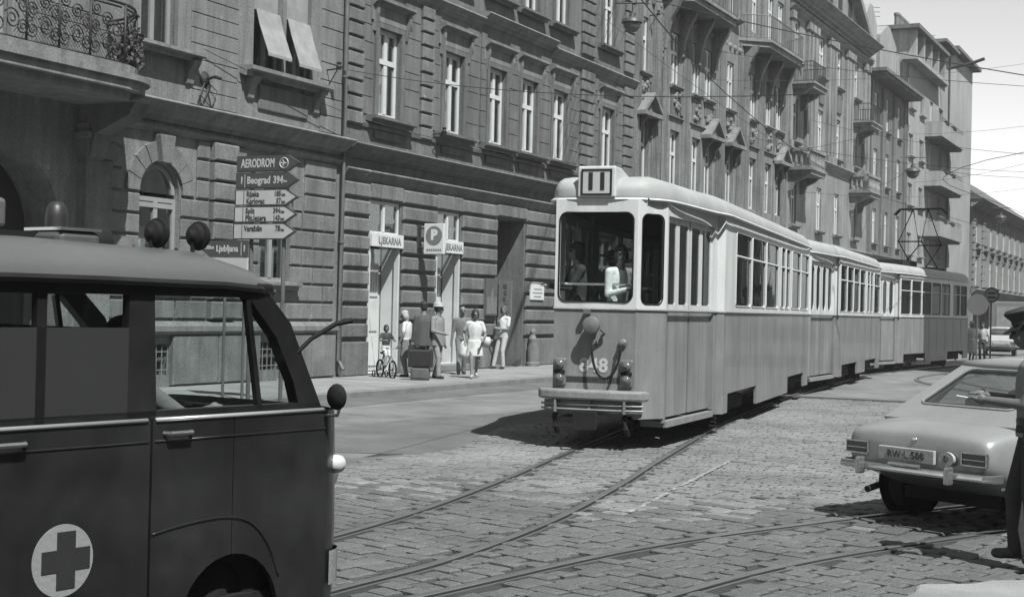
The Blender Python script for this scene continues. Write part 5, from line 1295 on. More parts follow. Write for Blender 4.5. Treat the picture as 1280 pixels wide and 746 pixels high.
    for y_ in (.85,3.2):
        for s_ in (-.66,.66):
            sg = 1 if s_ > 0 else -1
            m = MB(); m.lathe([(0,sg*.03),(.16,sg*.03),(.18,sg*.07),(.24,sg*.085),(.285,sg*.08),(.3,sg*.04),(.3,-sg*.07),(.2,-sg*.09),(0,-sg*.09)], (s_,y_,.3), 24, 'x'); w_ = b('wheel', m, M_rub, smooth=True, angle=40)
            m = MB(); m.lathe([(.17,sg*.06),(.12,sg*.075),(.05,sg*.09),(0,sg*.09)], (s_,y_,.3), 16, 'x'); b('hub_cap', m, M_chrome, w_, smooth=True)
            # dark disc over the body side, painted in for the shaded wheel opening
            m = MB(); m.lathe([(.36,-.005),(.36,.006),(0,.006)], (sg*.787 if True else 0,y_,.32), 24, 'x'); b('arch_shade_disc', m, M_under)
    return T, M
coupe('silver grey fastback coupe with D oval and number plate, driving off at right', CO, CTH, 'RW\u00b7L 500')
# ------------------------------------------------------------------ people
def capsule(mb, p0, r0, p1, r1, n=10, k=4):
    p0, p1 = Vector(p0), Vector(p1); d = p1-p0
    d = d.normalized() if d.length > 1e-6 else Vector((0,0,1)); a = d.orthogonal().normalized(); b = d.cross(a); rings = []
    for i in range(k+1):
        t = -math.pi/2+math.pi/2*i/k; rr_ = max(r0*math.cos(t),.0008); rings.append([p0+d*r0*math.sin(t)+(a*math.cos(2*math.pi*j/n)+b*math.sin(2*math.pi*j/n))*rr_ for j in range(n)])
    for i in range(k+1):
        t = math.pi/2*i/k; rr_ = max(r1*math.cos(t),.0008); rings.append([p1+d*r1*math.sin(t)+(a*math.cos(2*math.pi*j/n)+b*math.sin(2*math.pi*j/n))*rr_ for j in range(n)])
    mb.loft(rings)
def ellipsoid(mb, c, r, n=12, k=8, rot=None):
    c = Vector(c); rings = []
    for i in range(k+1):
        t = -math.pi/2+math.pi*i/k; q = max(math.cos(t),.004); ring_ = []
        for j in range(n):
            v = Vector((r[0]*q*math.cos(2*math.pi*j/n), r[1]*q*math.sin(2*math.pi*j/n), r[2]*math.sin(t)))
            if rot: v = rot @ v
            ring_.append(c+v)
        rings.append(ring_)
    mb.loft(rings)
def ik(a, b, l1, l2, pole):
    a, b = Vector(a), Vector(b); d = b-a; L = min(d.length, (l1+l2)*.999); dn = d.normalized(); b = a+dn*L
    x = (l1*l1-l2*l2+L*L)/(2*L); h = math.sqrt(max(l1*l1-x*x,0)); p = Vector(pole); p = (p-dn*p.dot(dn)).normalized()
    return a+dn*x+p*h, b
SKIN = mat('skin', .2, .6, .08, 6, .03, 80); HAIRD = mat('dark_hair', .02, .7, .2, 20, .3, 60); HAIRG = mat('grey_hair', .4, .8, .15, 20, .3, 60); HAIRB = mat('brown_hair', .09, .7, .2, 20, .3, 60)
SKIND = mat('tanned_skin', .13, .6, .08, 6, .03, 80); EYE = mat('eye_dark', .03, .4, .1, 9, 0); LIP = mat('lip', .12, .5, .1, 9, 0)
def cloth(name, v): return mat('cloth_'+name, v, .95, .14, 7, .35, 22, spec=.2)
SHOE = mat('shoe_leather', .03, .5, .2, 9, .05); SHOEL = mat('pale_shoe', .45, .6, .1, 9, .05)
def person(label, pos, yaw, H, mats, hand_r=None, hand_l=None, foot_r=(.09,.02), foot_l=(-.09,-.03), lean=(0,0), turn=0, nod=0, hair='short', skirt=None, jacket=None, sleeve='long', trouser=True, seated=None, base=.12, voxel=.013, cap=None, wide=1.0, group=None, moust=False, specs=False, bag=None, fingers=True):
    """mats: dict skin hair top legs shoe [jacket]. local frame: +y ahead, +x right, feet on z=0."""
    S = H/1.75; P = []          # primitives: (kind, data, tag)
    hipz = (.90 if not seated else seated)*S; px, py = 0, 0
    pel = Vector((px,py,hipz)); lx, ly = lean
    chest = pel+Vector((lx*.6,ly*.6,.34*S)); neck = pel+Vector((lx,ly,.56*S)); 
    R3 = Matrix.Rotation(turn,3,'Z') @ Matrix.Rotation(nod,3,'X'); hc = neck+Vector((0,.012*S,.0))+R3 @ Vector((0,.025*S,.15*S))
    def cap_(a, ra, b, rb, t): P.append(('c',(Vector(a),ra*S,Vector(b),rb*S),t))
    def ell(c, r, t, rot=None): P.append(('e',(Vector(c),[q*S for q in r],rot),t))
    top = 'top'
    # torso
    ell(pel+Vector((0,0,.03*S)), (.165*wide,.115*wide,.13), 'legs' if trouser else top)
    rings_ = []
    for dz, ax, ay in ((.5,.1,.075),(.46,.15,.1),(.4,.172,.112),(.32,.176,.118),(.24,.166,.115),(.15,.15,.108),(.08,.148,.106),(.0,.158,.112),(-.03,.16,.112)):
        f_ = min(max(dz/.56,0),1); rings_.append((pel.x+lx*f_, pel.y+ly*f_, pel.z+dz*S, ax*wide*S, ay*wide*S, 0))
    P.append(('k', rings_, top)); ell(chest+Vector((0,.01,.03*S)), (.15*wide,.11*wide,.12), top)
    for q in (-1,1): cap_(chest+Vector((0,0,.14*S)), .075, neck+Vector((q*.165*wide*S,0,-.075*S)), .062, top)
    cap_(neck+Vector((0,0,-.06*S)), .06, neck+Vector((0,.012*S,.07*S)), .052, 'skin')
    # head: skull, jaw, nose, ears, eyes, mouth
    hd = lambda x, y, z: hc+R3 @ Vector((x*S,y*S,z*S))
    ell(hd(0,-.008,.025), (.074,.094,.088), 'skin', R3); ell(hd(0,.03,-.045), (.056,.062,.07), 'skin', R3); cap_(hd(0,.09,.01), .009, hd(0,.106,-.022), .014, 'skin')
    for q in (-1,1): ell(hd(q*.076,-.005,-.005), (.012,.022,.032), 'skin', R3); ell(hd(q*.03,.083,.012), (.016,.01,.008), 'eye', R3)
    cap_(hd(-.02,.088,-.06), .007, hd(.02,.088,-.06), .007, 'lip')
    if moust: cap_(hd(-.024,.092,-.043), .007, hd(.024,.092,-.043), .007, 'hair')
    if specs:
        for q in (-1,1): ell(hd(q*.033,.092,.012), (.03,.012,.022), 'eye', R3)
        cap_(hd(-.07,.05,.018), .008, hd(.07,.05,.018), .008, 'eye')
    if hair in ('short','long','bob','bald'):
        if hair != 'bald': ell(hd(0,-.03,.056), (.09,.104,.088), 'hair', R3)
        ell(hd(0,-.058,.0), (.083,.064,.075), 'hair', R3)
        if hair in ('bob','long'):
            for q in (-1,1): ell(hd(q*.07,-.028,-.015), (.036,.062,.09), 'hair', R3)
            ell(hd(0,-.06,-.03), (.085,.06,.09), 'hair', R3)
        if hair == 'long': ell(hd(0,-.075,-.09), (.075,.045,.12), 'hair', R3)
    # legs
    hipw = .085*wide*S
    for q, ft in ((1,foot_r),(-1,foot_l)):
        hip = pel+Vector((q*hipw,0,-.02*S)); fz = (.085 if len(ft) < 3 else ft[2])*S; ank = Vector((ft[0]*S,ft[1]*S,fz))
        kn, ank = ik(hip, ank, .418*S, .395*S, (q*.1,1,0.1))
        lt = 'legs' if trouser else 'skin'
        fl = .085 if trouser else .078
        cap_(hip, fl+.008, kn, .062, lt if not skirt or skirt.get('legs') else 'skin'); cap_(kn, .06, ank+Vector((0,-.005,.0)), (.06 if trouser else .036), lt if not skirt else 'skin')
        fa = ft[3] if len(ft) > 3 else q*-.15; fd = Vector((math.sin(-fa),math.cos(-fa),0))
        cap_(ank+Vector((0,0,-.035*S))-fd*.03*S, .042, ank+fd*.13*S+Vector((0,0,-.045*S)), .036, 'shoe'); ell(ank+fd*.1*S+Vector((0,0,-.055*S)), (.045,.045,.028), 'shoe')
    # arms and hands
    for q, hnd in ((1,hand_r),(-1,hand_l)):
        sh = neck+Vector((q*.175*wide*S,0,-.085*S)); hnd = Vector(hnd)*S if hnd else Vector((q*.27*S, .04*S, hipz-.06*S)); pole = (q*.6,-1,-.4)
        el, wr = ik(sh, hnd, .29*S, .26*S, pole); at_ = top
        cap_(sh, .062*(1+.12*(wide-1)), el, .048, at_); ft_ = at_ if sleeve == 'long' else 'skin'
        if sleeve == 'short':
            mid = sh.lerp(el,.62); cap_(mid, .046, el, .042, 'skin'); P[-2] = ('c',(sh,.06*S,mid,.056*S),at_)
        cap_(el, .044 if ft_ != 'skin' else .04, wr, .034 if ft_ != 'skin' else .028, ft_)
        fd = (wr-el).normalized(); sd = Vector((0,0,1)).cross(fd)
        if sd.length < .2: sd = Vector((1,0,0)) if abs(fd.z) > .9 else sd
        sd.normalize(); 
        if abs(fd.z) > .9: sd = Vector((0,1,0))
        nn = fd.cross(sd)
        ell(wr+fd*.045*S, (.03,.03,.042), 'skin'); cap_(wr+fd*.01*S, .026, wr+fd*.07*S, .03, 'skin')
        if fingers:
            for k, ln in enumerate((.068,.078,.072,.055)):
                o = sd*((k-1.5)*.019*S); a0 = wr+fd*.075*S+o; a1 = a0+fd*ln*.5*S+nn*.006*S; a2 = a1+fd*ln*.42*S-nn*.016*S
                cap_(a0, .0095, a1, .009, 'skin'); cap_(a1, .009, a2, .0075, 'skin')
            a0 = wr+fd*.03*S-sd*.026*S; cap_(a0, .012, a0+fd*.035*S-sd*.03*S, .0105, 'skin'); cap_(a0+fd*.035*S-sd*.03*S, .0105, a0+fd*.066*S-sd*.033*S, .008, 'skin')
    if skirt:
        zt, zb, rt, rb = skirt['z']; ell_ = []
        P.append(('k',[(0,0,(zt+(zb-zt)*k/8)*S,(rt+(rb-rt)*k/8)*1.12*S,(rt+(rb-rt)*k/8)*.86*S,.012*math.sin(k*1.3)) for k in range(9)],skirt.get('tag','top')))
    if jacket:
        zt, zb, rt, rb = jacket['z']
        P.append(('k',[(lx*max(0,(zt+(zb-zt)*k/8-.9)/.5),ly*max(0,(zt+(zb-zt)*k/8-.9)/.5),(zt+(zb-zt)*k/8)*S,(rt+(rb-rt)*k/8)*1.22*S,(rt+(rb-rt)*k/8)*.82*S,0) for k in range(9)],'top'))
    for e in (bag or []): P.append(e)
    mb = MB()
    for kd, dt, tg in P:
        if kd == 'c': capsule(mb, *dt)
        elif kd == 'k': mb.loft([[(cx+ax*(1+.05*math.sin(5*a_+c2_*60))*math.cos(a_), cy+ay*(1+.05*math.sin(5*a_+c2_*60))*math.sin(a_), cz) for a_ in [2*math.pi*j/28 for j in range(28)]] for cx,cy,cz,ax,ay,c2_ in reversed(dt)])
        else: ellipsoid(mb, dt[0], dt[1], rot=dt[2])
    me = mb.mesh('body'); tmp = bpy.data.objects.new('tmp', me); col.objects.link(tmp)
    md = tmp.modifiers.new('r','REMESH'); md.mode = 'VOXEL'; md.voxel_size = voxel*S
    sm = tmp.modifiers.new('s','SMOOTH'); sm.factor = .5; sm.iterations = 2
    dg = bpy.context.evaluated_depsgraph_get(); me2 = bpy.data.meshes.new_from_object(tmp.evaluated_get(dg)); bpy.data.objects.remove(tmp); bpy.data.meshes.remove(me)
    n = len(me2.polygons); cen = np.empty(n*3); me2.polygons.foreach_get('center', cen); cen = cen.reshape(n,3)
    tags = ['skin','hair','top','legs','shoe','eye','lip','extra']; best = np.full(n, 1e9); idx = np.zeros(n, int)
    prio = {'eye':-.012,'hair':-.006,'lip':-.008,'shoe':-.006,'extra':-.008}
    for kd, dt, tg in P:
        if kd == 'c':
            a, ra, b, rb = dt; a = np.array(a); b = np.array(b); ab = b-a; L2 = max(ab@ab,1e-9); t = np.clip(((cen-a)@ab)/L2,0,1); d = np.linalg.norm(cen-a-t[:,None]*ab,axis=1)-(ra+(rb-ra)*t)
        elif kd == 'k':
            zz = np.array([q_[2] for q_ in dt])[::-1]; f_ = lambda i: np.interp(cen[:,2], zz, np.array([q_[i] for q_ in dt])[::-1])
            k_ = np.hypot((cen[:,0]-f_(0))/f_(3), (cen[:,1]-f_(1))/f_(4)); d = np.maximum((k_-1)*f_(4), np.maximum(zz[0]-cen[:,2], cen[:,2]-zz[-1]))
        else:
            c, r_, rot = dt; q = cen-np.array(c)
            if rot is not None: q = q @ np.array(rot)
            k = np.linalg.norm(q/np.array(r_),axis=1); d = (k-1)*min(r_)*1.0
        d = d+prio.get(tg,0)*S; msk = d < best; best[msk] = d[msk]; idx[msk] = tags.index(tg)
    me2.materials.clear(); dft = {'skin':SKIN,'hair':HAIRD,'top':cloth('mid',.2),'legs':cloth('dark',.06),'shoe':SHOE,'eye':EYE,'lip':LIP,'extra':cloth('mid',.2)}
    for t in tags: me2.materials.append(mats.get(t, dft[t]))
    me2.polygons.foreach_set('material_index', idx); me2.polygons.foreach_set('use_smooth', [True]*n)
    o = link('person', me2, None, None, Matrix.Translation((pos[0],pos[1],base)) @ Matrix.Rotation(yaw,4,'Z')); tag(o, label, 'person', group)
    return o, hc, R3, S
def put(x, px):    # where the ray through image column px meets the line at distance x: a spot on the pavement
    v = ray(px, 440); return (x, v.y*x/v.x)
CAMDIR = YAW+math.pi          # local +y turned to face the camera
ppl = 'people on the pavement outside the pharmacy'
# a lady in a pale blouse, seen from behind at the door
p = put(-17.15, 508); person('grey haired woman in a white blouse holding a pale handbag by the pharmacy door', p, CAMDIR-1.9, 1.58, {'hair':HAIRG,'top':cloth('white',.62),'legs':cloth('mid',.2),'extra':cloth('mid',.2)}, hand_r=(.2,.2,.92), hand_l=(-.26,.1,.86), skirt={'z':(.98,.5,.15,.19),'tag':'legs'}, trouser=False, hair='bob', sleeve='short', turn=.3, nod=-.3, group=ppl)
m = MB(); m.box(-.19,.19,-.06,.06,0,.26); hb = thing('handbag', 'pale boxy handbag hanging from the grey haired woman\'s hand', 'bag', (p[0]+.36,p[1]-.16,.62), .5)
build('bag_body', m, cloth('tan',.3), hb, WM[hb.name], bevel=.03); m = MB(); m.tube([(-.12,0,.25),(-.1,0,.38),(0,0,.43),(.1,0,.38),(.12,0,.25)], .012, 6); build('strap', m, SHOE, hb, WM[hb.name])
# two men in conversation, suitcase at their feet
p = put(-16.5, 529); person('tall dark suited man with his back half turned beside the suitcase', p, CAMDIR-2.5, 1.8, {'top':cloth('suit_dark',.09),'legs':cloth('suit_dark',.09)}, hand_r=(.22,.25,1.0), hand_l=(-.25,.1,.78), jacket={'z':(1.3,.74,.16,.19)}, wide=1.12, turn=-.5, group=ppl)
p = put(-16.3, 546); person('man in a light grey jacket and pale hat facing the dark suited man', p, CAMDIR+1.1, 1.76, {'top':cloth('jacket_grey',.24),'legs':cloth('trouser_grey',.26),'hair':HAIRD,'extra':cloth('hat',.4)}, hand_r=(.2,.28,1.05), hand_l=(-.27,.06,.8), jacket={'z':(1.3,.76,.16,.19)}, wide=1.12, turn=.5, foot_r=(.14,.14), foot_l=(-.1,-.1), group=ppl, bag=[('e',(Vector((.0,.0,1.72)),[.1,.12,.075],None),'extra'),('e',(Vector((0,.03,1.68)),[.14,.16,.018],None),'extra')])
p = put(-16.15, 526); t_ = thing('suitcase', 'big dark leather suitcase held low between the two standing men', 'suitcase', (p[0],p[1],.12), .35)
m = MB(); m.box(-.27,.27,-.1,.1,.3,.7); sb = build('case', m, mat('dark_leather', .022, .45, .2, 6, .1, 40), t_, WM[t_.name], bevel=.04)
m = MB(); m.tube([(-.12,0,.7),(-.1,0,.76),(.1,0,.76),(.12,0,.7)], .016, 6); build('handle', m, SHOE, t_, WM[t_.name])
for q in (-.27,.24):
    m = MB(); m.box(q,q+.03,-.106,.106,.295,.705); build('corner_strap', m, SHOE, t_, WM[t_.name])
m = MB(); m.box(-.22,.22,-.09,.09,.0,.3); build('lower_bag', m, cloth('bag_grey',.12), t_, WM[t_.name], bevel=.06)
# moustached man, woman in white, youth leaning at the wall
p = put(-16.9, 577); person('moustached balding man in a patterned shirt walking behind the woman in white', p, CAMDIR+.2, 1.72, {'top':cloth('shirt_check',.17),'legs':cloth('trouser_grey2',.2),'hair':HAIRD}, hand_r=(.27,.02,.82), hand_l=(-.26,.05,.8), hair='bald', sleeve='long', moust=True, foot_r=(.1,.2), foot_l=(-.08,-.16), group=ppl)
p2 = put(-16.6, 579.5); t_ = thing('carrier_bag', 'limp white carrier bag hanging beside the woman in white', 'bag', (p2[0],p2[1],.55), .2)
m = MB(); m.loft([[(-.03,-.02,.42),(.03,-.02,.42),(.03,.02,.42),(-.03,.02,.42)],[(-.09,-.03,.32),(.08,-.04,.32),(.08,.03,.32),(-.08,.04,.32)],[(-.13,-.05,.1),(.12,-.04,.12),(.13,.05,.1),(-.12,.04,.12)],[(-.11,-.04,.0),(.12,-.04,-.03),(.1,.04,0),(-.11,.05,-.02)]]); build('sack', m, cloth('white_bag',.6), t_, WM[t_.name], smooth=True)
p = put(-15.75, 593); person('woman in a short white dress and dark sunglasses walking towards the camera', p, CAMDIR+.1, 1.64, {'top':cloth('white_dress',.6),'hair':HAIRD,'shoe':SHOEL,'legs':cloth('white_dress',.6)}, hand_r=(.25,.06,.92), hand_l=(-.2,.24,1.0), skirt={'z':(.95,.56,.15,.2),'tag':'top'}, trouser=False, hair='bob', sleeve='short', specs=True, foot_r=(.07,.22), foot_l=(-.06,-.2,.13), turn=.1, wide=1.02, group=ppl)
p3 = put(-15.55, 606); t_ = thing('folded_coat', 'crumpled white cloth folded over the sunglasses woman\'s arm', 'cloth', (p3[0],p3[1],1.0), .3)
m = MB(); m.loft([[(-.1,-.03,.12),(.1,-.02,.1),(.11,.03,.1),(-.09,.04,.12)],[(-.13,-.05,.05),(.13,-.05,.02),(.14,.05,.03),(-.12,.06,.05)],[(-.1,-.05,-.12),(.1,-.05,-.16),(.12,.03,-.14),(-.08,.04,-.1)]]); build('cloth_fold', m, cloth('white_bag',.6), t_, WM[t_.name], smooth=True)
p = put(-17.72, 628); person('young man in a white shirt and pale flared trousers leaning back on the wall', p, CAMDIR-.75, 1.76, {'top':cloth('white_shirt',.66),'legs':cloth('pale_trouser',.42),'hair':HAIRB}, hand_r=(.05,.2,1.12), hand_l=(-.05,.22,1.1), foot_r=(.16,.18), foot_l=(-.12,.1), hair='bob', sleeve='short', lean=(0,-.04), turn=.5, group=ppl)
# child on a small bicycle
pc = put(-17.35, 482); ch, hc_, _, _ = person('small dark haired child sitting on a bicycle by the white pharmacy door', (pc[0],pc[1]), CAMDIR+.5, 1.1, {'top':cloth('dark',.06),'legs':cloth('white_dress',.5),'hair':HAIRD}, seated=.98, foot_r=(.12,.2,.35), foot_l=(-.12,.25,.2), hand_r=(.2,.42,1.25), hand_l=(-.2,.42,1.25), hair='bob', sleeve='short', base=.2, voxel=.011, group=ppl)
bk = thing('childs_bicycle', 'small two wheeled bicycle under the dark haired child', 'bicycle', (pc[0],pc[1],.12), CAMDIR+.5); BM = WM[bk.name]
for y_, r_ in ((.42,.2),(-.3,.2)):
    m = MB(); m.tube([(0,y_+r_*math.cos(2*math.pi*k/24),r_+r_*math.sin(2*math.pi*k/24)) for k in range(25)], .022, 6, cap=False); w_ = build('wheel', m, M_rub, bk, BM)
    m = MB()
    for k in range(8): a = math.pi*k/8; m.tube([(0,y_+r_*math.cos(a),r_+r_*math.sin(a)),(0,y_-r_*math.cos(a),r_-r_*math.sin(a))], .004, 3)
    build('spokes', m, M_chrome, w_, BM)
m = MB()
for a, b_ in (((0,-.3,.2),(0,0,.22)),((0,0,.22),(0,.32,.52)),((0,-.12,.55),(0,0,.22)),((0,-.12,.5),(0,.32,.5)),((0,-.3,.2),(0,-.12,.5)),((.04,.42,.2),(.02,.34,.48)),((-.04,.42,.2),(-.02,.34,.48)),((0,.34,.48),(0,.3,.68))): m.tube([a,b_], .014, 6)
build('frame', m, mat('bike_paint', .25, .4), bk, BM)
m = MB(); m.tube([(-.22,.2,.72),(-.1,.3,.68),(.1,.3,.68),(.22,.2,.72)], .012, 6); build('handlebar', m, M_chrome, bk, BM)
m = MB(); ellipsoid(m, (0,-.14,.57), (.07,.12,.03)); build('saddle', m, M_rub, bk, BM)
for s_ in (-.16,.16): m = MB(); m.tube([(s_,-.3+.08*math.cos(2*math.pi*k/14),.08+.07*math.sin(2*math.pi*k/14)) for k in range(15)], .014, 5, cap=False); m.tube([(0,-.3,.2),(s_,-.3,.08)], .008, 4); build('training_wheel', m, M_rub, bk, BM)
# officer at the right edge, lighting a cigarette
MOF = cloth('uniform_shirt',.26); MOD = cloth('uniform_dark',.05)
po = (-1.08,10.42); LFT = YAW+math.radians(90)       # facing picture left
_v = ray(1293,560); po = (_v.x*10.0/_v.dot(fw), _v.y*10.0/_v.dot(fw))
of, hc_, R3_, S_ = person('uniformed officer in a peaked cap and dark trousers at the right edge of the picture', po, LFT-.25, 1.78, {'top':MOF,'legs':MOD,'skin':SKIND,'hair':HAIRD,'extra':MOD}, hand_r=(.16,.3,1.14), hand_l=(-.1,.32,1.12), foot_r=(.1,.1), foot_l=(-.12,-.08), nod=-.25, sleeve='short', base=.078, voxel=.008, wide=1.08)
OM = WM[of.name]
def hat(mb, z0, r, h): pass
ct = thing('peaked_cap', 'dark peaked cap with a pale band on the officer\'s head', 'cap', tuple(OM @ hc_), LFT-.25); CM = OM @ Matrix.Translation(hc_) @ R3_.to_4x4()
m = MB(); m.lathe([(.088,.05),(.09,.085),(.125,.13),(.128,.145),(.11,.165),(0,.175)], (0,-.012,0), 24); build('crown', m, MOD, ct, CM, smooth=True, angle=45)
m = MB(); m.lathe([(.0905,.052),(.0925,.083)], (0,-.012,0), 24); build('band', m, cloth('cap_band',.07), ct, CM)
m = MB(); n = 12; o1 = [(.09*math.sin(R(-75+150*k/n)), -.012+.09*math.cos(R(-75+150*k/n)), .055) for k in range(n+1)]; o2 = [(.1*math.sin(R(-75+150*k/n)), -.012+.165*math.cos(R(-70+140*k/n)), .03-.012*math.cos(R(-75+150*k/n))) for k in range(n+1)]
m.loft([o1,o2,[(x,y,z-.008) for x,y,z in o2],[(x,y,z-.01) for x,y,z in o1]], close=False, caps=False); build('visor', m, mat('patent_leather', .015, .2, .1, 5, 0), ct, CM)
# belt and shoulder patch belong to the uniform
m = MB(); m.lathe([(.15,-.02),(.155,0),(.15,.03)], (0,0,0), 28); bt = build('belt', m, mat('belt_leather', .02, .4), of, OM @ Matrix.Translation((0,0,.99)) @ Matrix.Diagonal((1.14,.82,1,1)), smooth=True)
m = MB(); m.box(-.03,.03,-.012,.012,0,.05); build('sleeve_patch', m, cloth('patch',.5), of, OM @ Matrix.Translation((-.245,.0,1.36)))
cg = MB(); cg.tube([(0,0,0),(0,.075,.012)], .005, 6); 
cgo = thing('cigarette', 'small white cigarette held in the officer\'s outstretched fingers', 'cigarette', tuple(OM @ Vector((-.08,.46,1.15))), LFT-.25); build('paper_tube', cg, M_sign, cgo, WM[cgo.name])
# far people beside the motor tram
def putd(px, Z, py=440):
    v = ray(px, py); k = Z/v.dot(fw); return (v.x*k, v.y*k)
p = putd(1214, 58); person('woman in a pale patterned dress standing past the last tram', p, CAMDIR+.3, 1.72, {'top':cloth('pattern_dress',.55),'legs':cloth('pattern_dress',.55),'hair':HAIRG}, skirt={'z':(.98,.4,.17,.24),'tag':'top'}, trouser=False, hair='bob', sleeve='short', base=.0, voxel=.02, fingers=False)
p = putd(1228, 60); person('person in a light shirt and dark trousers beside the pattern dress woman', p, CAMDIR-.5, 1.68, {'top':cloth('light_shirt',.45)}, sleeve='short', base=.0, voxel=.02, fingers=False)
# tram passengers
def in_tram(M, v, u, label, rot, H, mats, **k):
    w = M @ Vector((v,u,0)); th = math.atan2(M[1][0],M[0][0]); o, *_ = person(label, (w.x,w.y), th+rot, H, mats, base=.94, voxel=.012, group='tram passengers', **k); return o
in_tram(MA, .2, .32, 'young woman in a light shirt leaning on the rail of the rear tram window', math.pi+.9, 1.7, {'top':cloth('bright_shirt',.8),'hair':HAIRD}, hand_r=(.08,.3,1.15), hand_l=(-.3,.28,1.15), hair='bob', turn=-.5, lean=(0,.06))
in_tram(MA, -.34, .36, 'dark clothed man with curly hair leaning left in the rear tram window', math.pi-1.0, 1.74, {'top':cloth('dark',.06),'hair':HAIRD}, hand_r=(.25,.32,1.17), hand_l=(.0,.36,1.15), hair='bob', turn=.2)
in_tram(MA, -.05, 1.0, 'passenger in grey standing further inside between the two at the tram window', math.pi+.2, 1.66, {'top':cloth('mid',.2),'hair':HAIRB}, hair='short')
in_tram(MA, .75, 4.9, 'seated pale shirted passenger at the first side window of the near tram', .2, 1.7, {'top':cloth('light_shirt',.45)}, seated=.5, foot_r=(.1,.35), foot_l=(-.1,.35))
in_tram(MA, .75, 7.2, 'seated dark shirted passenger at a side window of the near tram', .2, 1.7, {'top':cloth('mid',.2)}, seated=.5, foot_r=(.1,.35), foot_l=(-.1,.35))
in_tram(MB_, .6, 5.2, 'standing passenger seen through the side window of the second tram', .6, 1.72, {'top':cloth('dark',.06)})
# van driver
w = VM @ Vector((.36,-1.0,0)); person('crew member in a grey shirt at the cab window of the van', (w.x,w.y), VTH, 1.72, {'top':cloth('driver_shirt',.17),'legs':cloth('dark',.06)}, seated=.5, hand_r=(.12,.48,.86), hand_l=(-.18,.48,.86), foot_r=(.1,.55,.12), foot_l=(-.1,.55,.12), base=.38, voxel=.013)
# ------------------------------------------------------------------ direction signs
M_sgr = mat('sign_grey', .075, .5, .12, 3, .03, 60); M_swh = mat('sign_white', .5, .5, .1, 3, .03, 60); M_swd = mat('sign_edge', .06, .6, .1, 3, 0)
SP = (-15.02,19.55)
sg = thing('direction_signpost', 'tall post with five arrow boards listing AERODROM, Beograd, Rijeka, Split and Vara\u017edin', 'sign', (SP[0],SP[1],.12))
for x_ in (SP[0]+.28, SP[0]+.95):
    m = MB(); m.tube([(x_,SP[1]+.06,.12),(x_,SP[1]+.06,4.2)], .035, 8); build('post', m, M_zinc, sg)
rows = [('AERODROM',None,M_sgr,M_swh,''),('Beograd',None,M_sgr,M_swh,'394'),('Rijeka','Karlovac',M_swh,M_swd,('185','57')),('Split','Plit.Jezera',M_swh,M_swd,('394','143')),('Vara\u017edin','',M_swh,M_swd,'78')]
z = 4.27
for i, (a, b_, bgm, fgm, km) in enumerate(rows):
    h = .285; z -= h; x0 = SP[0]-.03*i*.4; W = 1.3
    arrow = lambda g: [(x0+g,z+g),(x0+W-.24-g*.4,z+g),(x0+W-g*1.5,z+h/2),(x0+W-.24-g*.4,z+h-g),(x0+g,z+h-g)]
    m = MB(); m.prism(arrow(.006), lambda p,q,t: (p,t,q), SP[1]-.03, SP[1]+.02); bd = build('arrow_board', m, M_swd, sg)
    m = MB(); m.prism([(x0+.03,z+.025),(x0+W-.25,z+.025),(x0+W-.25,z+h-.025),(x0+.03,z+h-.025)] if bgm is M_swh else arrow(.025), lambda p,q,t: (p,t,q), SP[1]-.033, SP[1]-.028)
    if bgm is M_swh: m.prism([(x0+W-.249,z+.03),(x0+W-.05,z+h/2),(x0+W-.249,z+h-.03)], lambda p,q,t: (p,t,q), SP[1]-.033, SP[1]-.028)
    build('board_face', m, bgm, bd)
    FR = lambda x, zz: frameM((x,SP[1]-.035,zz), (1,0,0), (0,0,1), (0,-1,0))
    fc = M_swh if bgm is M_sgr else M_swd
    if i == 0:
        text(a, .2, FR(x0+.1,z+h/2), fc, bd, .006, 'LEFT', .6)
        m = MB(); m.tube([(x0+.98+.085*math.cos(2*math.pi*k/20),SP[1]-.035,z+h/2+.085*math.sin(2*math.pi*k/20)) for k in range(21)], .009, 4, cap=False); build('airport_ring', m, fc, bd)
        m = MB(); m.prism([(.07,0),(.03,.014),(.012,.014),(-.02,.06),(-.035,.06),(-.015,.012),(-.05,.01),(-.065,.03),(-.065,-.03),(-.05,-.01),(-.015,-.012),(-.035,-.06),(-.02,-.06),(.012,-.014),(.03,-.014)], lambda p,q,t: (x0+.98+p,t,z+h/2+q), SP[1]-.038, SP[1]-.034); build('aeroplane_mark', m, fc, bd)
    else:
        m = MB(); m.box(x0+.19,x0+.2,SP[1]-.037,SP[1]-.032,z+.03,z+h-.03); build('divider', m, fc, bd)
        if i == 1: text('1', .17, FR(x0+.13,z+h/2), fc, bd, .004)
        if isinstance(km, tuple):
            for s, k, zz in ((a,km[0],z+h*.7),(b_,km[1],z+h*.28)):
                text(s, .125, FR(x0+.25,zz), fc, bd, .004, 'LEFT', .8); text(k, .12, FR(x0+.96,zz), fc, bd, .004, 'RIGHT', .75); text('km', .075, FR(x0+.97,zz-.015), fc, bd, .002, 'LEFT', .8)
        else:
            zz = z+h*(.5 if i == 1 else .66); sz = .17 if i == 1 else .125
            text(a, sz, FR(x0+.24,zz), fc, bd, .005, 'LEFT', .8); text(km, sz, FR(x0+.98,zz), fc, bd, .005, 'RIGHT', .75); text('km', .07, FR(x0+.99,zz-.02), fc, bd, .002, 'LEFT', .8)
lj = thing('direction_sign', 'low dark Ljubljana arrow board with a white strip below, under the big signpost', 'sign', (SP[0]-.1,SP[1]-.5,.12))
for x_ in (SP[0]+.12, SP[0]+.52): m = MB(); m.tube([(x_,SP[1]-.42,.12),(x_,SP[1]-.42,2.8)], .025, 8); build('post', m, M_zinc, lj)
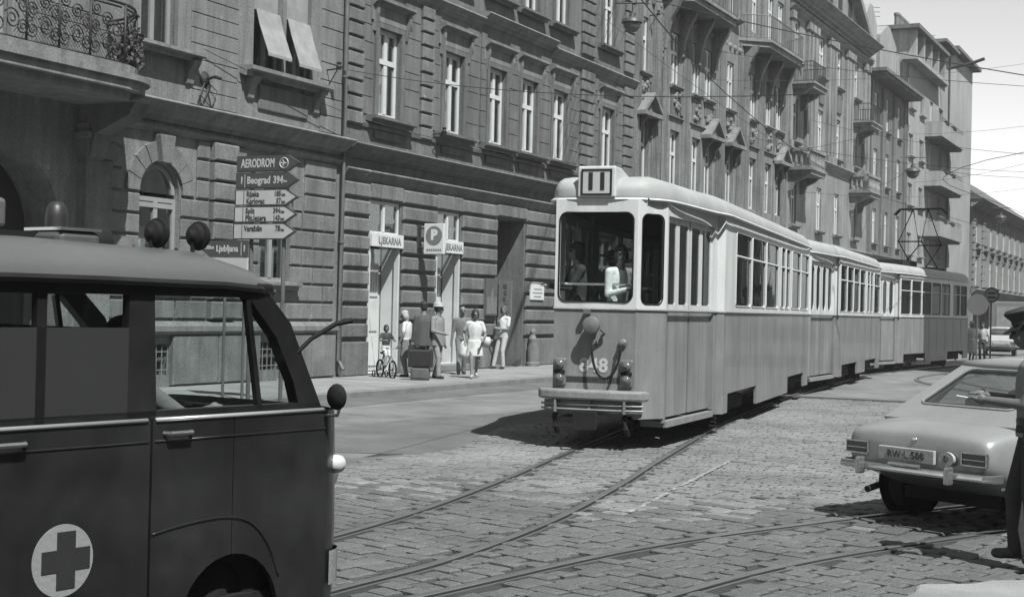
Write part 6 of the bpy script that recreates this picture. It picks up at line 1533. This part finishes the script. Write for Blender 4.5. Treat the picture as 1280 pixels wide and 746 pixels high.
m = MB(); m.prism([(SP[0]-.35,2.67),(SP[0]-.15,2.53),(SP[0]+.62,2.53),(SP[0]+.62,2.81),(SP[0]-.15,2.81)], lambda p,q,t: (p,t,q), SP[1]-.5, SP[1]-.46); bd = build('arrow_board', m, M_sgr, lj)
text('Ljubljana', .15, frameM((SP[0]-.02,SP[1]-.503,2.67), (1,0,0), (0,0,1), (0,-1,0)), M_swh, bd, .004, 'LEFT', .8); text('1', .15, frameM((SP[0]+.56,SP[1]-.503,2.67), (1,0,0), (0,0,1), (0,-1,0)), M_swh, bd, .004); text('135km', .09, frameM((SP[0]-.17,SP[1]-.503,2.69), (1,0,0), (0,0,1), (0,-1,0)), M_swh, bd, .003, 'CENTER', .8)
m = MB(); m.box(SP[0]+.49,SP[0]+.5,SP[1]-.504,SP[1]-.5,2.56,2.78); build('divider', m, M_swh, bd)
m = MB(); m.box(SP[0]-.1,SP[0]+.62,SP[1]-.5,SP[1]-.46,2.27,2.52); build('white_strip', m, M_swh, lj)
# ------------------------------------------------------------------ far road signs
def round_sign(label, px, Z, zc, r, face, bars):
    x, y = putd(px, Z); t = thing('round_road_sign', label, 'sign', (x,y,0)); ang = YAW
    T = Matrix.Translation((x,y,0)) @ Matrix.Rotation(ang,4,'Z')
    m = MB(); m.tube([(0,.03,0),(0,.03,zc+r*.5)], .03, 8); build('pole', m, M_zinc, t, T)
    m = MB(); m.lathe([(0,-.01),(r,-.01),(r,.012),(0,.012)], (0,0,zc), 28, 'y'); d = build('disc', m, face, t, T)
    if bars:
        m = MB(); m.lathe([(r*.99,-.012),(r*.99,-.018),(r*.78,-.018),(r*.78,-.012)], (0,0,zc), 28, 'y'); build('rim', m, M_sgr, d, T)
        for q in (.12,-.16): m = MB(); m.box(-r*.5,r*.5,-.02,-.012,zc+q*r*2-.03,zc+q*r*2+.03); build('bar', m, M_ink, d, T)
    return t
round_sign('plain dark back of a round traffic sign beside the last tram', 1221, 44, 2.24, .33, mat('sign_back', .1, .6), False)
round_sign('round ringed traffic sign with two dark bars on a thin pole', 1238, 46, 2.58, .25, mat('sign_pale', .3, .6), True)
# ------------------------------------------------------------------ far vehicles
xx, yy = putd(1250, 70); fc, fM = coupe('pale small car standing far down the street below the round signs', (xx,yy), R(8), None, mat('white_car', .4, .4, .05, 1, .02, 60, coat=.3))
xx, yy = putd(1262, 86)
tv = thing('box_lorry', 'grey box lorry parked far down the street behind the pale car', 'lorry', (xx,yy,0), R(4)); TM = WM[tv.name]
for nm, bx_, mt_ in (('cargo_box',(-1.25,1.25,0,5,.9,2.9),mat('lorry_grey', .17, .6, .1, 1, .05)),('cab',(-1.1,1.1,5.1,6.8,.6,2.4),M_bump),('chassis',(-.9,.9,.3,6.5,.5,.88),M_under)):
    build(nm, MB().box(*bx_), mt_, tv, TM, bevel=.06)
build('rear_door', MB().box(-.8,.8,-.03,.0,1.0,2.6), M_bump, tv, TM)
for y_ in (1.2,5.6):
    for s_ in (-1,1): m = MB(); m.lathe([(0,-.1),(.42,-.1),(.45,-.05),(.45,.08),(.3,.1),(0,.08)], (s_*.95,y_,.45), 18, 'x'); build('wheel', m, M_rub, tv, TM)
# ------------------------------------------------------------------ wires, hooks and hanging lamps
M_wire = mat('wire', .03, .6, .1, 3, 0, grain=0)
def wire(label, pts, r=.012, sag=.15, name='overhead_wire', group='overhead wires'):
    m = MB(); m.tube(cable(pts, r, sag), r, 5); o = build(name, m, M_wire); tag(o, label, 'wire', group); return o
def onf(px, py, x=X0):   # point where the picture ray meets the facade plane
    v = ray(px,py); t = x/v.x; return (x, v.y*t, CAMH+v.z*t)
def deep(px, py, Z):
    v = ray(px,py); k = Z/v.dot(fw); return (v.x*k, v.y*k, CAMH+v.z*k)
trk = [(p.x-.6,p.y) for p in TR[0] if p.y > 12]
wire('tram contact wire running above the line of trams', [(a,b_,5.8) for a,b_ in trk[::6]], .009, .0)
trk2 = [(p.x-.6,p.y) for p in TR[4] if p.y > 30]
wire('tram contact wire above the empty right hand track', [(a,b_,5.8) for a,b_ in trk2[::6]], .009, .0)
W = [((430,88),(1010,118),24,.25,'thin span wire crossing the pharmacy house above its first windows'),
     ((452,150),(720,205),30,.1,'low span wire sagging across the pharmacy house sills'),
     ((740,15),(960,172),46,.05,'steep stay wire running down past the corbelled bays'),
     ((830,52),(1280,108),40,.2,'long wire from the hanging lamp towards the sky'),
     ((905,165),(1280,215),55,.3,'wire crossing the classical house at balcony height'),
     ((955,196),(1138,158),60,.05,'feeder wire rising towards the pale modern house'),
     ((1136,168),(1280,158),70,.1,'wire over the sky level with the upper balconies'),
     ((1010,150),(1280,193),48,.2,'thin wire passing in front of the pale tower'),
     ((1140,228),(1280,205),62,.15,'wire rising to the right below the tower balconies'),
     ((880,100),(1280,80),64,.3,'high wire meeting the tower roof'),
     ((1000,240),(1280,236),66,.3,'lowest wire in front of the tower'),
     ((250,62),(430,140),None,.05,'stay wire on the upper wall of the sooty house')]
for a, b_, Z, sg_, lab in W:
    A = onf(*a); A = (A[0]+.1,A[1],A[2]); B = deep(b_[0],b_[1],Z) if Z else onf(*b_, X0+.3); wire(lab, [A,B], .008, sg_)
ra = Vector(onf(255,100)); 
hk = thing('wall_hook', 'ornate iron wire hook on the sooty house above the arched window', 'hook', (X0,ra.y,ra.z))
m = MB(); m.tube([(X0,ra.y,ra.z),(X0+.3,ra.y,ra.z+.05),(X0+.42,ra.y,ra.z)], .03, 6); build('hook_arm', m, M_iron, hk)
m = MB(); m.lathe([(0,.1),(.06,.09),(.16,.03),(.2,0)], (X0,ra.y,ra.z), 12, 'x'); build('rosette', m, M_iron, hk)
m = MB()
for k in range(5): m.tube([(X0+.05,ra.y,ra.z),(X0+.1,ra.y+.3*math.cos(k*1.3),ra.z-.2+.25*math.sin(k*1.9)),(X0+.05,ra.y+.2*math.cos(k*2.1),ra.z-.55)], .012, 4)
build('scroll_work', m, M_iron, hk)
for px, py, lab in ((408,88,'iron bracket with insulator beside the drainpipe of the sooty house'),(541,168,'small wire bracket under the second pale window'),(812,20,'wire bracket high on the house with corbelled bays')):
    q = Vector(onf(px,py)); hk = thing('wire_bracket', lab, 'bracket', tuple(q)); m = MB(); m.tube([q[:],(q.x+.35,q.y,q.z+.02)], .02, 6); m.tube([(q.x,q.y,q.z-.45),(q.x+.3,q.y,q.z)], .014, 5); build('arm', m, M_iron, hk)
    m = MB(); m.lathe([(.05,0),(.07,.06),(.04,.1),(.06,.15),(0,.18)], (q.x+.34,q.y,q.z), 10); build('insulator', m, M_iron, hk)
def hang_lamp(label, px, py, Z, s):
    c = Vector(deep(px,py,Z)); t = thing('hanging_lamp', label, 'street lamp', tuple(c), 0, 'street lamps hung on wires')
    m = MB(); m.lathe([(0,.3*s),(.08*s,.28*s),(.1*s,.16*s),(.3*s,.08*s),(.34*s,-.02*s),(.3*s,-.04*s)], tuple(c), 16); build('shade', m, mat('lamp_enamel', .07, .5), t, smooth=True, angle=40)
    m = MB(); m.lathe([(.27*s,-.03*s),(.27*s,-.16*s),(.15*s,-.3*s),(0,-.34*s)], tuple(c), 16); build('bowl', m, mat('lamp_bowl', .14, .3), t, smooth=True)
    m = MB(); m.tube([c+Vector((0,0,.28*s)), c+Vector((0,0,.6*s))], .015, 5); m.tube([c+Vector((-.5*s,-.2*s,.6*s)), c+Vector((.5*s,.2*s,.6*s))], .02, 5); build('suspension', m, M_iron, t); return c
c = hang_lamp('big hanging street lamp high above the route box of the near tram', 790, 28, 36, .8)
wire('suspension cable of the big hanging lamp', [onf(770,2), tuple(c+Vector((0,0,.68))), deep(1290,96,30)], .012, .1)
m = MB()
for k in range(7): a = Vector(onf(742+k*9,-4+k*.6)); m.tube([a, c+Vector((0,0,.7))], .008, 4)
o = build('lamp_rigging', m, M_wire); tag(o, 'fan of thin rigging wires above the big hanging lamp', 'wire', 'overhead wires')
hang_lamp('smaller hanging lamp in front of the pale modern house', 1141, 214, 62, 1.0)
hang_lamp('distant hanging lamp before the lower corner house', 1251, 272, 78, .9)
wire('cable carrying the distant hanging lamps', [onf(1100,232), deep(1141,208,62), deep(1280,222,70)], .012, .1)
# dark bird-like bracket on the tower eaves
q = Vector(onf(1217,78)); q = Vector(deep(1216,79,100)); bt_ = thing('wire_bracket', 'dark iron outrigger jutting from the pale tower eaves', 'bracket', tuple(q)); m = MB(); m.tube([q-Vector((1.6,0,.3)),q,q+Vector((.8,0,.25))], .12, 5); build('arm', m, M_iron, bt_)
# roof aerials
for px, Z in ((1076,92),(1089,95),(1160,112)):
    a = Vector(deep(px, 30 if px < 1100 else 62, Z)); t = thing('roof_aerial', {1076:'leftmost thin aerial mast among the chimney pots',1089:'aerial mast right of the chimney pots',1160:'aerial mast on the attic beside the tower'}[px], 'aerial', tuple(a), 0, 'roof aerials')
    m = MB(); m.tube([a-Vector((0,0,2)), a+Vector((0,0,1.2))], .03, 5); build('mast', m, M_iron, t)
    for k in range(3): m = MB(); m.tube([a+Vector((-.5,-.3,1.1-k*.3)), a+Vector((.5,.3,1.1-k*.3))], .018, 4); build('aerial_rod', m, M_iron, t)
# ------------------------------------------------------------------ thin haze volume, added to lift the blacks
def haze_box(dens):
    mt = bpy.data.materials.new('haze'); mt.use_nodes = True; nt = mt.node_tree; nt.nodes.clear()
    o = nt.nodes.new('ShaderNodeOutputMaterial'); v = nt.nodes.new('ShaderNodeVolumePrincipled'); v.inputs['Color'].default_value = (.95,.95,.95,1); v.inputs['Density'].default_value = dens
    nt.links.new(v.outputs[0], o.inputs['Volume'])
    return build('haze', MB().box(-401,501,-61,1501,-1.2,33), mt, kind='stuff')
haze_box(.0006)
